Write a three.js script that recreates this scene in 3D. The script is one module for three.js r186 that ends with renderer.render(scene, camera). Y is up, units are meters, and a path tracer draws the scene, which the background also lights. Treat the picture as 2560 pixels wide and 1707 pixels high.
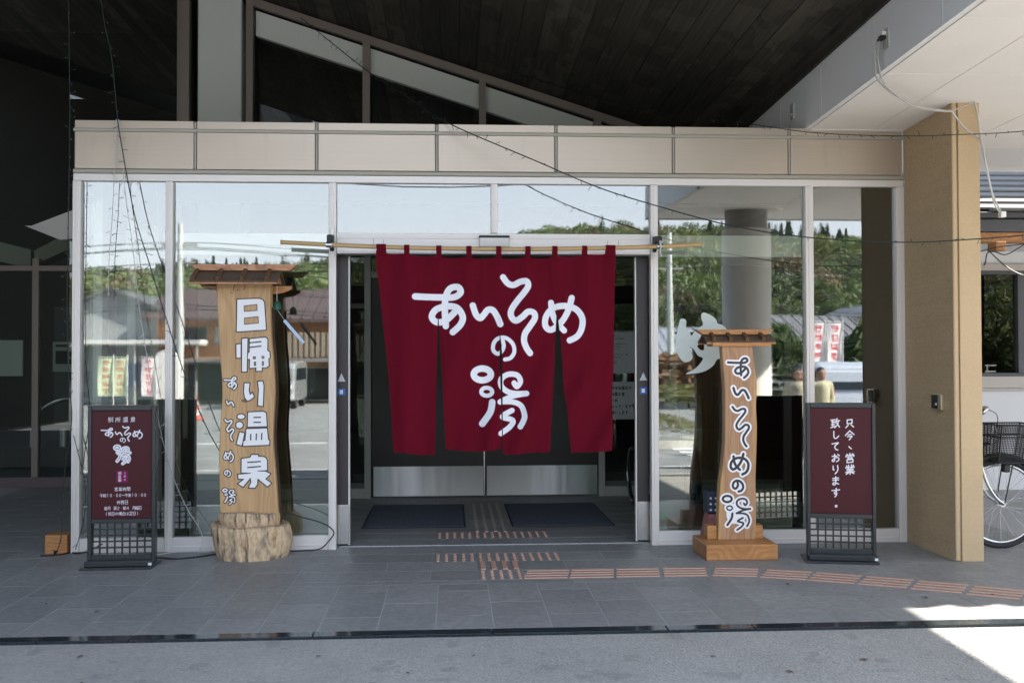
import * as THREE from 'three';
import { RoundedBoxGeometry } from 'three/addons/geometries/RoundedBoxGeometry.js';
import { mergeGeometries } from 'three/addons/utils/BufferGeometryUtils.js';
import { MarchingCubes } from 'three/addons/objects/MarchingCubes.js';

// ---------------------------------------------------------------- camera, sky, sun, exposure
const scene = new THREE.Scene();
const camera = new THREE.PerspectiveCamera(2 * Math.atan(853.5 / 2520) * 180 / Math.PI, 1024 / 682, 0.05, 2000);
camera.position.set(0, 1.38, 7.43);
camera.rotation.order = 'YXZ';
camera.rotation.set(Math.atan(45 / 2520), -Math.atan(150 / 2520), -0.0025);

const renderer = new THREE.WebGLRenderer({ antialias: true });
renderer.setSize(1024, 682);
renderer.toneMapping = THREE.LinearToneMapping;
renderer.toneMappingExposure = 7.0;
renderer.shadowMap.enabled = true;

const SUN = new THREE.Vector3(1.3, 1, -0.45).normalize();
{
  const W = 512, H = 256, d = new Float32Array(W * H * 4);
  for (let j = 0; j < H; j++) for (let i = 0; i < W; i++) {
    const e = ((j + 0.5) / H - 0.5) * Math.PI, a = ((i + 0.5) / W - 0.5) * 2 * Math.PI;
    const y = Math.sin(e), k = Math.pow(1 - Math.max(0, y), 4);
    const c = Math.cos(e) * Math.cos(a) * SUN.x + y * SUN.y + Math.cos(e) * Math.sin(a) * SUN.z;
    const glow = 0.25 * Math.pow(Math.max(0, c), 6);
    const z = [0.245, 0.31, 0.425], h = [0.575, 0.592, 0.608], o = (j * W + i) * 4;
    for (let q = 0; q < 3; q++) d[o + q] = (z[q] + (h[q] - z[q]) * k + glow) * 1.0;
    if (y < 0) { d[o] = 0.12; d[o + 1] = 0.12; d[o + 2] = 0.11; }
    d[o + 3] = 1;
  }
  const sky = new THREE.DataTexture(d, W, H, THREE.RGBAFormat, THREE.FloatType);
  sky.mapping = THREE.EquirectangularReflectionMapping; sky.magFilter = THREE.LinearFilter; sky.needsUpdate = true;
  scene.background = sky; scene.environment = sky;
}
const sun = new THREE.DirectionalLight(new THREE.Color(1, 0.94, 0.84), 4.4);
sun.position.copy(SUN).multiplyScalar(60); sun.castShadow = true; sun.shadow.radius = 1;
Object.assign(sun.shadow.camera, { left: -40, right: 40, top: 40, bottom: -40, near: 1, far: 200 });
scene.add(sun, sun.target);

// ---------------------------------------------------------------- helpers
let seed = 7;
const rnd = () => { seed = (seed * 1664525 + 1013904223) >>> 0; return seed / 4294967296; };
const rr = (a, b) => a + (b - a) * rnd();
const used = new Map();
const numbered = (n) => { const k = used.get(n) || 0; used.set(n, k + 1); return k ? n + '_' + String(k).padStart(3, '0') : n; };
function tag(o, label, category, group) { o.userData.label = label; o.userData.category = category; if (group) o.userData.group = group; return o; }
function thing(name, label, category, pos = [0, 0, 0], ry = 0, group) {
  const o = new THREE.Group(); o.name = numbered(name); o.position.set(...pos); o.rotation.y = ry; scene.add(o);
  return tag(o, label, category, group);
}
function part(parent, name, geo, mat, label) {
  const m = new THREE.Mesh(Array.isArray(geo) ? merge(geo) : geo, mat); m.name = name; m.castShadow = m.receiveShadow = true; parent.add(m);
  if (label) m.userData.label = label;
  return m;
}
function struct(name, geo, mat) { const m = part(scene, numbered(name), geo, mat); m.userData.kind = 'structure'; return m; }
function merge(list) {
  const gs = list.map((g) => { g = g.index ? g.toNonIndexed() : g.clone(); for (const k of Object.keys(g.attributes)) if (!['position', 'normal', 'uv'].includes(k)) g.deleteAttribute(k); return g; });
  return mergeGeometries(gs);
}
// uv in metres from positions, by the way each face looks; off shifts the pattern
function muv(g, off = [0, 0], turn = false) {
  const p = g.attributes.position, n = g.attributes.normal, uv = new Float32Array(p.count * 2);
  for (let i = 0; i < p.count; i++) {
    const ax = Math.abs(n.getX(i)), ay = Math.abs(n.getY(i)), az = Math.abs(n.getZ(i));
    let u, v;
    if (ay >= ax && ay >= az) { u = p.getX(i); v = -p.getZ(i); } else if (ax >= az) { u = p.getZ(i); v = p.getY(i); } else { u = p.getX(i); v = p.getY(i); }
    if (turn) [u, v] = [v, u];
    uv[2 * i] = u + off[0]; uv[2 * i + 1] = v + off[1];
  }
  g.setAttribute('uv', new THREE.BufferAttribute(uv, 2)); return g;
}
// box from corner ranges
const bx = (x0, x1, y0, y1, z0, z1, off) => muv(new THREE.BoxGeometry(x1 - x0, y1 - y0, z1 - z0).translate((x0 + x1) / 2, (y0 + y1) / 2, (z0 + z1) / 2), off);
const rb = (x0, x1, y0, y1, z0, z1, r = 0.004, off) => { const w = x1 - x0, h = y1 - y0, d = z1 - z0; return muv(new RoundedBoxGeometry(w, h, d, 2, Math.min(r, w * 0.45, h * 0.45, d * 0.45)).translate((x0 + x1) / 2, (y0 + y1) / 2, (z0 + z1) / 2), off); };
const V = (a) => new THREE.Vector3(...a);
const curve = (pts) => new THREE.CatmullRomCurve3(pts.map(V), false, 'centripetal');
const tube = (pts, r, seg = 24, rad = 6) => new THREE.TubeGeometry(curve(pts), seg, r, rad, false);
function rod(a, b, r, r2 = r, n = 8) {
  const A = V(a), B = V(b), L = A.distanceTo(B), g = new THREE.CylinderGeometry(r2, r, L, n);
  g.applyQuaternion(new THREE.Quaternion().setFromUnitVectors(new THREE.Vector3(0, 1, 0), B.clone().sub(A).normalize()));
  return g.translate((A.x + B.x) / 2, (A.y + B.y) / 2, (A.z + B.z) / 2);
}
function prism(pts, z0, z1, bevel = 0) {
  const s = new THREE.Shape(pts.map((p) => new THREE.Vector2(p[0], p[1])));
  const g = new THREE.ExtrudeGeometry(s, { depth: z1 - z0 - 2 * bevel, bevelEnabled: bevel > 0, bevelSize: bevel, bevelThickness: bevel, bevelOffset: -bevel, bevelSegments: 2, curveSegments: 6 });
  return muv(g.translate(0, 0, z0 + bevel));
}

// noise, periodic with period P on a lattice
const hash = (x, y, s) => { let h = Math.imul(x, 374761393) + Math.imul(y, 668265263) + Math.imul(s, 974634777); h = Math.imul(h ^ (h >>> 13), 1274126177); return ((h ^ (h >>> 16)) >>> 0) / 4294967296; };
function vnoise(x, y, px, py, s) {
  const ix = Math.floor(x), iy = Math.floor(y), fx = x - ix, fy = y - iy, u = fx * fx * (3 - 2 * fx), v = fy * fy * (3 - 2 * fy);
  const m = (a, p) => ((a % p) + p) % p;
  const a = hash(m(ix, px), m(iy, py), s), b = hash(m(ix + 1, px), m(iy, py), s), c = hash(m(ix, px), m(iy + 1, py), s), d = hash(m(ix + 1, px), m(iy + 1, py), s);
  return a + (b - a) * u + (c - a) * v + (a - b - c + d) * u * v;
}
function fbm(u, v, px, py, oct, s) { let t = 0, a = 0.5, n = 0; for (let o = 0; o < oct; o++) { t += a * vnoise(u * px, v * py, px, py, s + o); n += a; px *= 2; py *= 2; a *= 0.5; } return t / n; }
// fn(u, v) -> [r, g, b] in linear light
const enc = (x) => { x = Math.min(1, Math.max(0, x)); return 255 * (x <= 0.0031308 ? 12.92 * x : 1.055 * Math.pow(x, 1 / 2.4) - 0.055); };
function tex(w, h, fn, rx = 1, ry = 1, srgb = true) {
  const d = new Uint8Array(w * h * 4);
  for (let j = 0; j < h; j++) for (let i = 0; i < w; i++) {
    const c = fn((i + 0.5) / w, (j + 0.5) / h), o = (j * w + i) * 4;
    for (let q = 0; q < 3; q++) d[o + q] = srgb ? enc(c[q]) : Math.min(255, Math.max(0, c[q] * 255));
    d[o + 3] = 255;
  }
  const t = new THREE.DataTexture(d, w, h); t.magFilter = THREE.LinearFilter; t.wrapS = t.wrapT = THREE.RepeatWrapping; t.repeat.set(rx, ry);
  if (srgb) t.colorSpace = THREE.SRGBColorSpace;
  t.needsUpdate = true; return t;
}
function canvasTex(w, h, draw) {
  const c = document.createElement('canvas'); c.width = w; c.height = h; const g = c.getContext('2d'); draw(g, w, h);
  const t = new THREE.CanvasTexture(c); t.colorSpace = THREE.SRGBColorSpace; return t;
}
// planar uv for a printed face: x0..x1, y0..y1 of the object fill the texture
function planar(g, x0, x1, y0, y1) {
  const p = g.attributes.position, uv = new Float32Array(p.count * 2);
  for (let i = 0; i < p.count; i++) { uv[2 * i] = (p.getX(i) - x0) / (x1 - x0); uv[2 * i + 1] = (p.getY(i) - y0) / (y1 - y0); if (g.attributes.normal.getZ(i) < -0.5) uv[2 * i + 1] = 0.02 + uv[2 * i + 1] * 0.02; }
  g.setAttribute('uv', new THREE.BufferAttribute(uv, 2)); return g;
}
const rgb = (r, g, b) => new THREE.Color().setRGB(r, g, b);
const std = (c, roughness = 0.6, more = {}) => new THREE.MeshStandardMaterial({ color: c.isColor ? c : rgb(...c), roughness, ...more });

// ---------------------------------------------------------------- materials
const speck = (base, amp, s, cells = 48) => (u, v) => { const n = fbm(u, v, cells, cells, 3, s) - 0.5, g = fbm(u, v, 3, 3, 3, s + 9) - 0.5, f = hash(Math.floor(u * 512), Math.floor(v * 512), s + 3) - 0.5; const k = 1 + amp * (1.3 * n + 0.8 * g + 0.5 * f); return base.map((c) => c * k); };
const stoneTex = [0, 1, 2].map((k) => tex(512, 512, speck([0.218 + 0.009 * k, 0.217 + 0.008 * k, 0.211 + 0.007 * k], 0.34, 11 + k), 0.9, 0.9));
const stoneBump = tex(256, 256, (u, v) => { const n = fbm(u, v, 64, 64, 2, 71); return [n, n, n]; }, 2, 2, false);
const M = {};
M.tile = stoneTex.map((t, k) => std([1, 1, 1], 0.5 + 0.04 * k, { map: t, bumpMap: stoneBump, bumpScale: 0.0012 }));
M.grout = std([0.36, 0.355, 0.345], 0.95);
M.asphalt = std([1, 1, 1], 0.9, { map: tex(1024, 1024, (u, v) => {
  const n = fbm(u, v, 160, 160, 2, 31) - 0.5, g = fbm(u, v, 4, 4, 4, 32) - 0.5, f = hash(Math.floor(u * 1024), Math.floor(v * 1024), 5);
  let k = 1 + 0.36 * n + 0.3 * g + (f > 0.965 ? 0.3 : 0) - (f < 0.04 ? 0.22 : 0);
  const st = fbm(u, v, 14, 14, 3, 44); if (st > 0.74) k *= 0.85;
  return [0.295 * k, 0.282 * k, 0.26 * k];
}, 0.5, 0.5), bumpMap: tex(512, 512, (u, v) => { const n = fbm(u, v, 128, 128, 2, 33); return [n, n, n]; }, 1, 1, false), bumpScale: 0.004 });
M.road = std([1, 1, 1], 0.92, { map: tex(512, 512, speck([0.2, 0.2, 0.2], 0.4, 35, 30), 0.1, 0.1) });
M.granite = new THREE.MeshPhysicalMaterial({ roughness: 0.1, specularIntensity: 0.45, map: tex(512, 512, speck([0.026, 0.032, 0.036], 1.0, 51, 90), 1.5, 1.5) });
M.alum = std([0.7, 0.66, 0.625], 0.4, { metalness: 0.25 });
M.alumDark = std([0.23, 0.195, 0.17], 0.45, { metalness: 0.3 });
M.alumGrey = std([0.33, 0.32, 0.3], 0.5, { metalness: 0.2 });
const panelTex = tex(512, 512, (u, v) => {
  const l = vnoise(3, v * 256, 8, 256, 61) - 0.5, n = fbm(u, v, 4, 4, 4, 62) - 0.5, st = fbm(u, v, 24, 3, 4, 63);
  const k = 1 + 0.04 * l + 0.07 * n - (st > 0.7 ? (st - 0.7) * 0.4 : 0); return [0.485 * k, 0.41 * k, 0.33 * k];
}, 0.37, 0.9);
M.panel = std([1, 1, 1], 0.33, { map: panelTex, metalness: 0.4 });
M.bead = std([0.36, 0.34, 0.28], 0.5, { metalness: 0.1 });
M.glass = new THREE.MeshPhysicalMaterial({ color: rgb(0.78, 0.82, 0.79), roughness: 0.012, metalness: 0, transmission: 1, thickness: 0, ior: 2.25, bumpMap: tex(256, 256, (u, v) => { const n = fbm(u, v, 4, 3, 2, 57); return [n, n, n]; }, 0.5, 0.5, false), bumpScale: 0.0006 });
M.glassDark = new THREE.MeshPhysicalMaterial({ color: rgb(0.84, 0.88, 0.84), roughness: 0, transmission: 1, thickness: 0, ior: 1.48 });
M.frost = new THREE.MeshPhysicalMaterial({ color: rgb(0.72, 0.78, 0.74), roughness: 0.95, transmission: 0.15, thickness: 0, ior: 1.5 });
const stuccoTex = (base, s, am = 1) => tex(512, 512, (u, v) => { const n = fbm(u, v, 90, 90, 2, s) - 0.5, l = vnoise(1.5, v * 120 + 0.6 * fbm(u, v, 8, 8, 2, s + 3), 4, 120, s + 1) - 0.5, g = fbm(u, v, 3, 3, 3, s + 2) - 0.5; const k = 1 + am * (0.3 * n + 0.1 * l + 0.2 * g); return base.map((c) => c * k); }, 1.3, 1.3);
const stuccoBump = tex(512, 512, (u, v) => { const n = fbm(u, v, 80, 120, 2, 66); return [n, n, n]; }, 1.6, 1.6, false);
M.tan = std([1, 1, 1], 0.85, { map: stuccoTex([0.47, 0.345, 0.205], 64), bumpMap: stuccoBump, bumpScale: 0.004 });
M.tanSmooth = std([1, 1, 1], 0.7, { map: stuccoTex([0.47, 0.345, 0.205], 65, 0.35) });
M.white = std([0.72, 0.7, 0.67], 0.7);
M.soffit = std([1, 1, 1], 0.75, { map: tex(256, 256, speck([0.8, 0.76, 0.71], 0.05, 70, 6), 0.5, 0.5) });
M.beam = std([0.76, 0.75, 0.74], 0.7);
M.concrete = std([0.5, 0.52, 0.5], 0.8);
M.pale = std([0.62, 0.65, 0.6], 0.8);
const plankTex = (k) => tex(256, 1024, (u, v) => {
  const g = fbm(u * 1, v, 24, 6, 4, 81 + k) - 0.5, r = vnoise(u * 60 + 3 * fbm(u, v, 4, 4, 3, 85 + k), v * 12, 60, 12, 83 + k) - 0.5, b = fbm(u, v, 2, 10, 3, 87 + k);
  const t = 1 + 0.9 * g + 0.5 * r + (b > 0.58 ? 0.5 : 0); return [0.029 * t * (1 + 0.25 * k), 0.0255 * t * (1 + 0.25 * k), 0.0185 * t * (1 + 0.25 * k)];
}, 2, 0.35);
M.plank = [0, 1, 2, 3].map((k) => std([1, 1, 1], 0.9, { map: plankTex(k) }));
M.black = std([0.012, 0.012, 0.013], 0.55);
M.wire = std([0.012, 0.02, 0.016], 0.5);
M.wireWhite = std([0.5, 0.5, 0.48], 0.5);
M.bulb = std([0.3, 0.34, 0.32], 0.3);
M.stainless = std([0.62, 0.61, 0.59], 0.22, { metalness: 1 });
M.steel = std([0.55, 0.55, 0.56], 0.25, { metalness: 1 });
M.doorBrown = std([0.02, 0.016, 0.015], 0.42);
M.stile = std([0.045, 0.038, 0.038], 0.4, { metalness: 0.3 });
M.stileGrey = std([0.02, 0.022, 0.022], 0.4);
M.mat = std([1, 1, 1], 1, { map: tex(512, 512, (u, v) => { const n = fbm(u, v, 120, 120, 2, 90), k = 0.45 + n * 1.1; return [0.08 * k, 0.09 * k, 0.122 * k]; }, 1.5, 1.5), bumpMap: stoneBump, bumpScale: 0.006 });
M.matEdge = std([0.01, 0.01, 0.014], 0.8);
M.tactile = std([0.5, 0.285, 0.205], 0.55);
M.tactilePale = std([0.42, 0.36, 0.3], 0.55);
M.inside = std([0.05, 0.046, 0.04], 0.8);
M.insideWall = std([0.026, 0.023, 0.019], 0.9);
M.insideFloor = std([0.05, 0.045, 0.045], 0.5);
M.rubber = std([0.015, 0.015, 0.016], 0.7);
M.greyPlate = std([0.42, 0.41, 0.37], 0.5);
M.cable = std([0.36, 0.35, 0.33], 0.5);

// ---------------------------------------------------------------- lettering as strokes
function smooth(pts, n = 10) {
  const out = [];
  for (let i = 0; i < pts.length - 1; i++) {
    const p0 = pts[Math.max(0, i - 1)], p1 = pts[i], p2 = pts[i + 1], p3 = pts[Math.min(pts.length - 1, i + 2)];
    for (let k = 0; k < n; k++) {
      const t = k / n, t2 = t * t, t3 = t2 * t;
      out.push([0, 1].map((q) => 0.5 * (2 * p1[q] + (p2[q] - p0[q]) * t + (2 * p0[q] - 5 * p1[q] + 4 * p2[q] - p3[q]) * t2 + (3 * p1[q] - p0[q] - 3 * p2[q] + p3[q]) * t3)));
    }
  }
  out.push(pts[pts.length - 1]); return out;
}
const ell = (cx, cy, rx, ry) => Array.from({ length: 25 }, (_, k) => [cx + rx * Math.cos(k * Math.PI / 12), cy + ry * Math.sin(k * Math.PI / 12)]);
// the flowing hand-drawn letters, in the units of the curtain: [stroke width, points]
const LOGO = {
  a: [[44, [[512, 466], [600, 470], [690, 472], [780, 470], [824, 438], [805, 402], [752, 412], [722, 468], [716, 560], [722, 668]]], [44, [[785, 572], [724, 628], [662, 642], [626, 606], [655, 556], [730, 533], [800, 545], [838, 605], [822, 660], [770, 710]]]],
  i: [[43, [[908, 528], [930, 590], [958, 614], [985, 590], [1012, 558], [1046, 560], [1074, 600], [1098, 655]]]],
  so: [[42, [[1118, 333], [1150, 374], [1190, 386], [1238, 364], [1280, 362], [1290, 395], [1260, 442], [1212, 500], [1174, 560], [1174, 604], [1205, 632], [1250, 605], [1290, 571], [1330, 580], [1335, 618], [1300, 672], [1268, 720], [1260, 770], [1278, 820], [1303, 855]]]],
  me: [[40, [[1450, 508], [1458, 575], [1484, 640], [1540, 700]]], [42, [[1594, 475], [1572, 555], [1532, 628], [1478, 680], [1438, 694], [1409, 662], [1416, 602], [1462, 548], [1540, 530], [1620, 552], [1664, 612], [1662, 682], [1632, 738], [1578, 768]]]],
  no: [[27, [[1112, 765], [1120, 808], [1102, 846], [1074, 858], [1048, 830], [1056, 780], [1092, 750], [1142, 754], [1184, 795], [1192, 848], [1166, 888], [1128, 898]]]],
  yu: [[44, ell(973, 1000, 59, 40)], [28, ell(1003, 1119, 37, 27)], [44, [[1040, 1190], [1026, 1258], [972, 1338]]],
    [37, [[1192, 1060], [1212, 1084], [1236, 1048], [1212, 1006], [1152, 1000], [1104, 1030], [1102, 1078], [1142, 1116], [1200, 1132], [1278, 1132]]], [37, [[1278, 1132], [1182, 1150], [1094, 1188]]],
    [36, [[1094, 1188], [1180, 1190], [1240, 1216], [1262, 1280], [1252, 1322], [1232, 1358]]], [36, [[1178, 1248], [1110, 1290], [1182, 1316], [1160, 1362], [1100, 1404]]]],
};
const CENTRE = { a: [677, 550], i: [1003, 590], so: [1220, 595], me: [1537, 620], no: [1120, 824], yu: [1090, 1190] };
function logo(g, key, X, Y, ks, color, extra = 0) {
  g.strokeStyle = color; g.lineCap = 'round'; g.lineJoin = 'round';
  for (const [w, pts] of LOGO[key]) {
    g.lineWidth = w * ks + extra; g.beginPath();
    smooth(pts).forEach((p, k) => (k ? g.lineTo(X(p[0]), Y(p[1])) : g.moveTo(X(p[0]), Y(p[1])))); g.stroke();
  }
}
// one letter of the logo centred at cx, cy with scale s
const logoAt = (g, key, cx, cy, s, color, extra = 0, w = 1, sy = s) => { const c = CENTRE[key]; logo(g, key, (x) => cx + (x - c[0]) * s, (y) => cy + (y - c[1]) * sy, s * w, color, extra); };
// plain characters on a 20 x 20 grid
const KANJI = {
  '別': '2,2 9,2 9,7 2,7 2,2;5,7 3,18;1,11 10,11 9,18 7,18;14,3 14,14;18,1 18,18 15,17', '所': '1,3 9,3;2,7 8,7 8,11 2,11;2,7 1,18;18,2 11,4 11,12 9,18;11,9 19,9;16,9 16,19',
  '温': '2,3 4,5;1,8 3,10;1,18 4,13;7,2 17,2 17,9 7,9 7,2;7,5 17,5;7,12 17,12 17,18;7,12 7,18;10,12 10,18;14,12 14,18;5,18 19,18', '泉': '10,0 9,3;4,3 16,3 16,9 4,9 4,3;4,6 16,6;10,9 10,19 8,18;3,12 7,12 2,18;17,11 12,13;11,13 18,18',
  '営': '4,1 5,3;10,0 10,3;16,1 15,3;2,7 2,4 18,4 18,7;6,7 14,7 14,11 6,11 6,7;4,13 16,13 16,19 4,19 4,13', '業': '7,0 7,4;13,0 13,4;3,1 4,4;17,1 16,4;1,5 19,5;6,6 7,8;14,6 13,8;3,9 17,9;4,12 16,12;1,15 19,15;10,8 10,20;9,15 2,19;11,15 18,19',
  '時': '2,3 7,3 7,17 2,17 2,3;2,10 7,10;9,4 18,4;13,1 13,8;8,8 19,8;8,12 19,12;16,9 16,19 13,18;11,14 12,16', '間': '2,1 8,1 8,7 2,7;2,1 2,19;2,4 8,4;12,1 18,1 18,19 16,19;12,1 12,7 18,7;12,4 18,4;7,10 13,10 13,18 7,18 7,10;7,14 13,14',
  '午': '6,1 2,7;5,4 17,4;1,11 19,11;10,4 10,20', '前': '5,1 7,4;15,1 13,4;1,5 19,5;3,8 9,8 9,19 7,19;3,8 3,19;3,11 9,11;3,14 9,14;13,8 13,15;17,7 17,19 14,18', '後': '6,1 1,6;6,6 1,11;4,9 4,20;12,1 8,5 14,5;16,3 8,10 17,9;12,9 8,14;10,11 16,11 8,19;9,13 18,19',
  '休': '6,1 1,10;4,6 4,20;7,6 19,6;13,1 13,20;13,6 7,15;13,6 19,15', '館': '5,0 1,6;5,0 9,5;3,6 8,6 8,12 3,12;3,6 3,19 8,17;3,9 8,9;14,0 14,3;10,6 10,3 19,3 19,6;12,6 17,6 17,10 12,10;12,6 12,19;12,13 18,13 18,19 12,19', '日': '4,1 16,1 16,19 4,19 4,1;4,10 16,10',
  '毎': '6,0 2,6;5,3 17,3;5,7 16,7 15,19 3,18 5,7;1,12 19,12;10,7 9,18', '月': '5,1 16,1 16,19 14,19;5,1 5,12 2,19;5,7 16,7;5,12 16,12', '第': '4,0 1,4;3,2 8,2;13,0 11,4;12,2 19,2;3,6 16,6 16,10 3,10 3,14 17,14 16,18;10,6 10,20;9,14 2,19', '曜': '1,3 6,3 6,17 1,17 1,3;1,10 6,10;8,2 12,2 12,7;8,4 12,4;14,2 18,2 18,7;14,4 18,4;10,8 8,12;10,10 10,19;10,10 18,10;10,13 18,13;10,16 18,16;10,19 19,19;14,8 14,19',
  '祝': '4,0 5,3;1,5 8,5 2,12;5,9 5,20;10,2 18,2 18,9 10,9 10,2;12,9 12,14 8,19;15,9 15,18 19,18 19,15', 'の': '10,4 9,12 5,16 2,13 3,8 8,4 13,4 17,8 17,13 12,17', '場': '1,6 7,6;4,1 4,15;1,16 7,14;9,1 17,1 17,7 9,7 9,1;9,4 17,4;7,9 19,9;10,9 7,14;9,12 18,12 17,18 15,18;13,12 9,18;16,12 12,19', '合': '10,0 1,9;10,0 19,9;6,8 14,8;4,11 16,11 16,19 4,19 4,11', 'は': '3,2 2,10 3,18;8,6 18,6;14,2 14,16 10,18 8,15 11,13 18,17',
  '翌': '2,1 9,1 9,8;3,4 8,5;11,1 18,1 18,8;12,4 17,5;10,9 10,11;3,12 17,12;6,13 7,17;14,13 13,17;1,18 19,18', '上': '10,1 10,18;10,8 17,8;1,18 19,18', '田': '2,2 18,2 18,18 2,18 2,2;10,2 10,18;2,10 18,10', '市': '10,0 10,4;1,4 19,4;4,9 4,16;4,9 16,9 16,16;10,4 10,20', '相': '1,6 9,6;5,1 5,20;5,7 1,14;5,7 9,12;11,2 18,2 18,19 11,19 11,2;11,8 18,8;11,13 18,13', '染': '2,1 4,3;1,5 3,7;1,11 5,7;7,4 14,4 14,9 18,9;10,0 9,6 6,10;1,13 19,13;10,10 10,20;10,13 3,19;10,13 17,19', '閣': '2,1 8,1 8,7 2,7;2,1 2,19;12,1 18,1 18,19;12,1 12,7 18,7;9,8 5,12;8,9 14,9 6,15;7,10 15,15;7,15 13,15 13,19 7,19 7,15',
  '只': '5,2 15,2 15,10 5,10 5,2;7,13 2,18;13,13 18,18', '今': '10,1 1,10;10,1 19,10;7,9 13,9;5,13 15,13 9,20', '致': '1,2 10,2;5,2 3,7 9,7;7,5 9,8;2,12 9,12;5,8 5,17;1,18 10,16;14,0 11,8;12,5 19,5;17,5 15,13 9,19;12,8 19,19', 'し': '7,2 7,13 9,17 13,17 17,13', 'て': '3,4 16,3 10,8 9,13 12,17 15,18', 'お': '3,6 13,6;8,2 8,15 5,17 3,15 6,12 13,9 17,12 16,16 12,18;15,3 18,6', 'り': '5,2 5,10 7,10;14,2 15,10 13,15 9,19', 'ま': '4,4 16,4;4,8 16,8;10,1 10,15 7,18 4,16 7,13 16,17', 'す': '2,5 18,5;11,1 11,12 8,13 7,10 10,8 12,12 11,16 8,19', '、': '8,10 13,15', '。': '9,13 12,13 12,16 9,16 9,13',
  '1': '7,5 10,2 10,18', '0': '10,2 6,6 6,14 10,18 14,14 14,6 10,2', ':': '10,6 10,8;10,13 10,15', '~': '2,11 6,8 10,10 14,12 18,9', '2': '5,6 10,2 15,6 5,18 15,18', '4': '13,18 13,2 4,13 17,13', '・': '9,10 11,10', '(': '14,1 10,7 10,13 14,19', ')': '6,1 10,7 10,13 6,19', ' ': '',
  '太': '1,6 19,6;10,1 9,9 2,19;10,8 18,19;7,14 9,17', '平': '2,3 18,3;5,6 6,9;15,6 14,9;1,11 19,11;10,3 10,20', '洋': '2,2 4,4;1,8 3,10;1,18 4,12;8,1 10,4;16,1 14,4;6,5 19,5;7,9 18,9;5,13 19,13;12,5 12,20', '沖': '2,2 4,4;1,8 3,10;1,18 4,12;7,6 18,6 18,13 7,13 7,6;12,1 12,20', '地': '1,6 8,6;4,1 4,15;1,16 8,14;8,9 18,6 17,13;13,2 13,14;10,5 10,18 19,18 19,15', '震': '3,1 17,1;1,7 1,4 19,4 19,7;10,1 10,9;3,10 18,10;3,10 2,19;6,13 16,13;4,15 19,15;8,15 8,19 12,17;12,15 19,19', '及': '3,3 13,3 11,8 17,8 3,19;6,3 5,12 1,19;6,8 18,19', 'び': '2,5 8,4 4,10 6,17 12,15 13,5 17,12;16,2 17,4;18,1 19,3', '部': '6,0 6,3;1,3 11,3;3,4 4,8;9,4 8,8;1,8 11,8;2,11 10,11 10,18 2,18 2,11;13,2 19,2 15,8 19,13 15,15;13,2 13,20', '災': '5,1 3,5 5,8;10,1 8,5 10,8;15,1 13,5 15,8;10,9 8,14 2,19;10,12 18,19;5,11 4,14;16,10 14,13', '害': '10,0 10,2;2,6 2,3 18,3 18,6;4,6 16,6;5,9 15,9;1,12 19,12;10,4 10,12;5,14 15,14 15,19 5,19 5,14', '等': '4,0 1,4;3,2 8,2;13,0 11,4;12,2 19,2;3,7 17,7;10,5 10,10;1,10 19,10;2,13 18,13;14,11 14,19 11,18;6,15 8,17', 'た': '2,5 11,5;7,1 3,18;11,9 17,9;10,14 12,17 18,17', 'め': '5,4 7,10 11,16;14,2 11,10 5,16 2,13 5,8 11,5 17,8 17,14 12,18', '暗': '1,3 6,3 6,17 1,17 1,3;1,10 6,10;13,0 13,3;8,3 19,3;10,4 11,7;17,4 16,7;8,8 19,8;10,11 17,11 17,19 10,19 10,11;10,15 17,15', 'く': '14,1 5,10 14,19', 'な': '2,5 10,5;6,1 2,11;14,5 18,8;13,8 13,16 9,18 7,15 10,13 17,18', 'っ': '4,10 13,8 16,12 11,17', 'い': '4,4 4,13 7,15;14,5 17,11', 'を': '3,4 15,4;9,1 4,10 10,8 11,13;17,8 7,13 6,17 9,19 16,19', '願': '1,2 10,2;2,2 1,19;4,5 9,5 9,11 4,11 4,5;4,8 9,8;7,11 7,18;4,14 3,17;10,14 10,17;12,1 19,1;15,1 14,4;12,4 18,4 18,15 12,15 12,4;12,8 18,8;12,11 18,11;14,15 11,19;16,15 19,19', '東': '1,4 19,4;4,7 16,7 16,13 4,13 4,7;4,10 16,10;10,0 10,20;9,13 1,19;11,13 19,19', '本': '1,5 19,5;10,1 10,20;10,5 1,15;10,5 19,15;6,15 14,15',
};
function kanji(g, text, x, y, size, adv, color, lw, vertical = false, brush = false) {
  g.strokeStyle = color; g.lineCap = brush ? 'round' : 'butt'; g.lineJoin = 'round'; g.lineWidth = lw;
  for (const ch of text) {
    for (const st of (KANJI[ch] || '').split(';')) {
      if (!st) continue;
      let p = st.split(' ').map((q) => q.split(',').map(Number)); if (brush && p.length > 2 && 'しておりますの'.includes(ch)) p = smooth(p, 5);
      g.beginPath(); p.forEach((q, k) => { const X = x + q[0] / 20 * size, Y = y + q[1] / 20 * size - (brush ? (q[0] - 10) / 20 * size * 0.12 : 0); k ? g.lineTo(X, Y) : g.moveTo(X, Y); }); g.stroke();
    }
    if (vertical) y += adv; else x += adv;
  }
}

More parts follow.
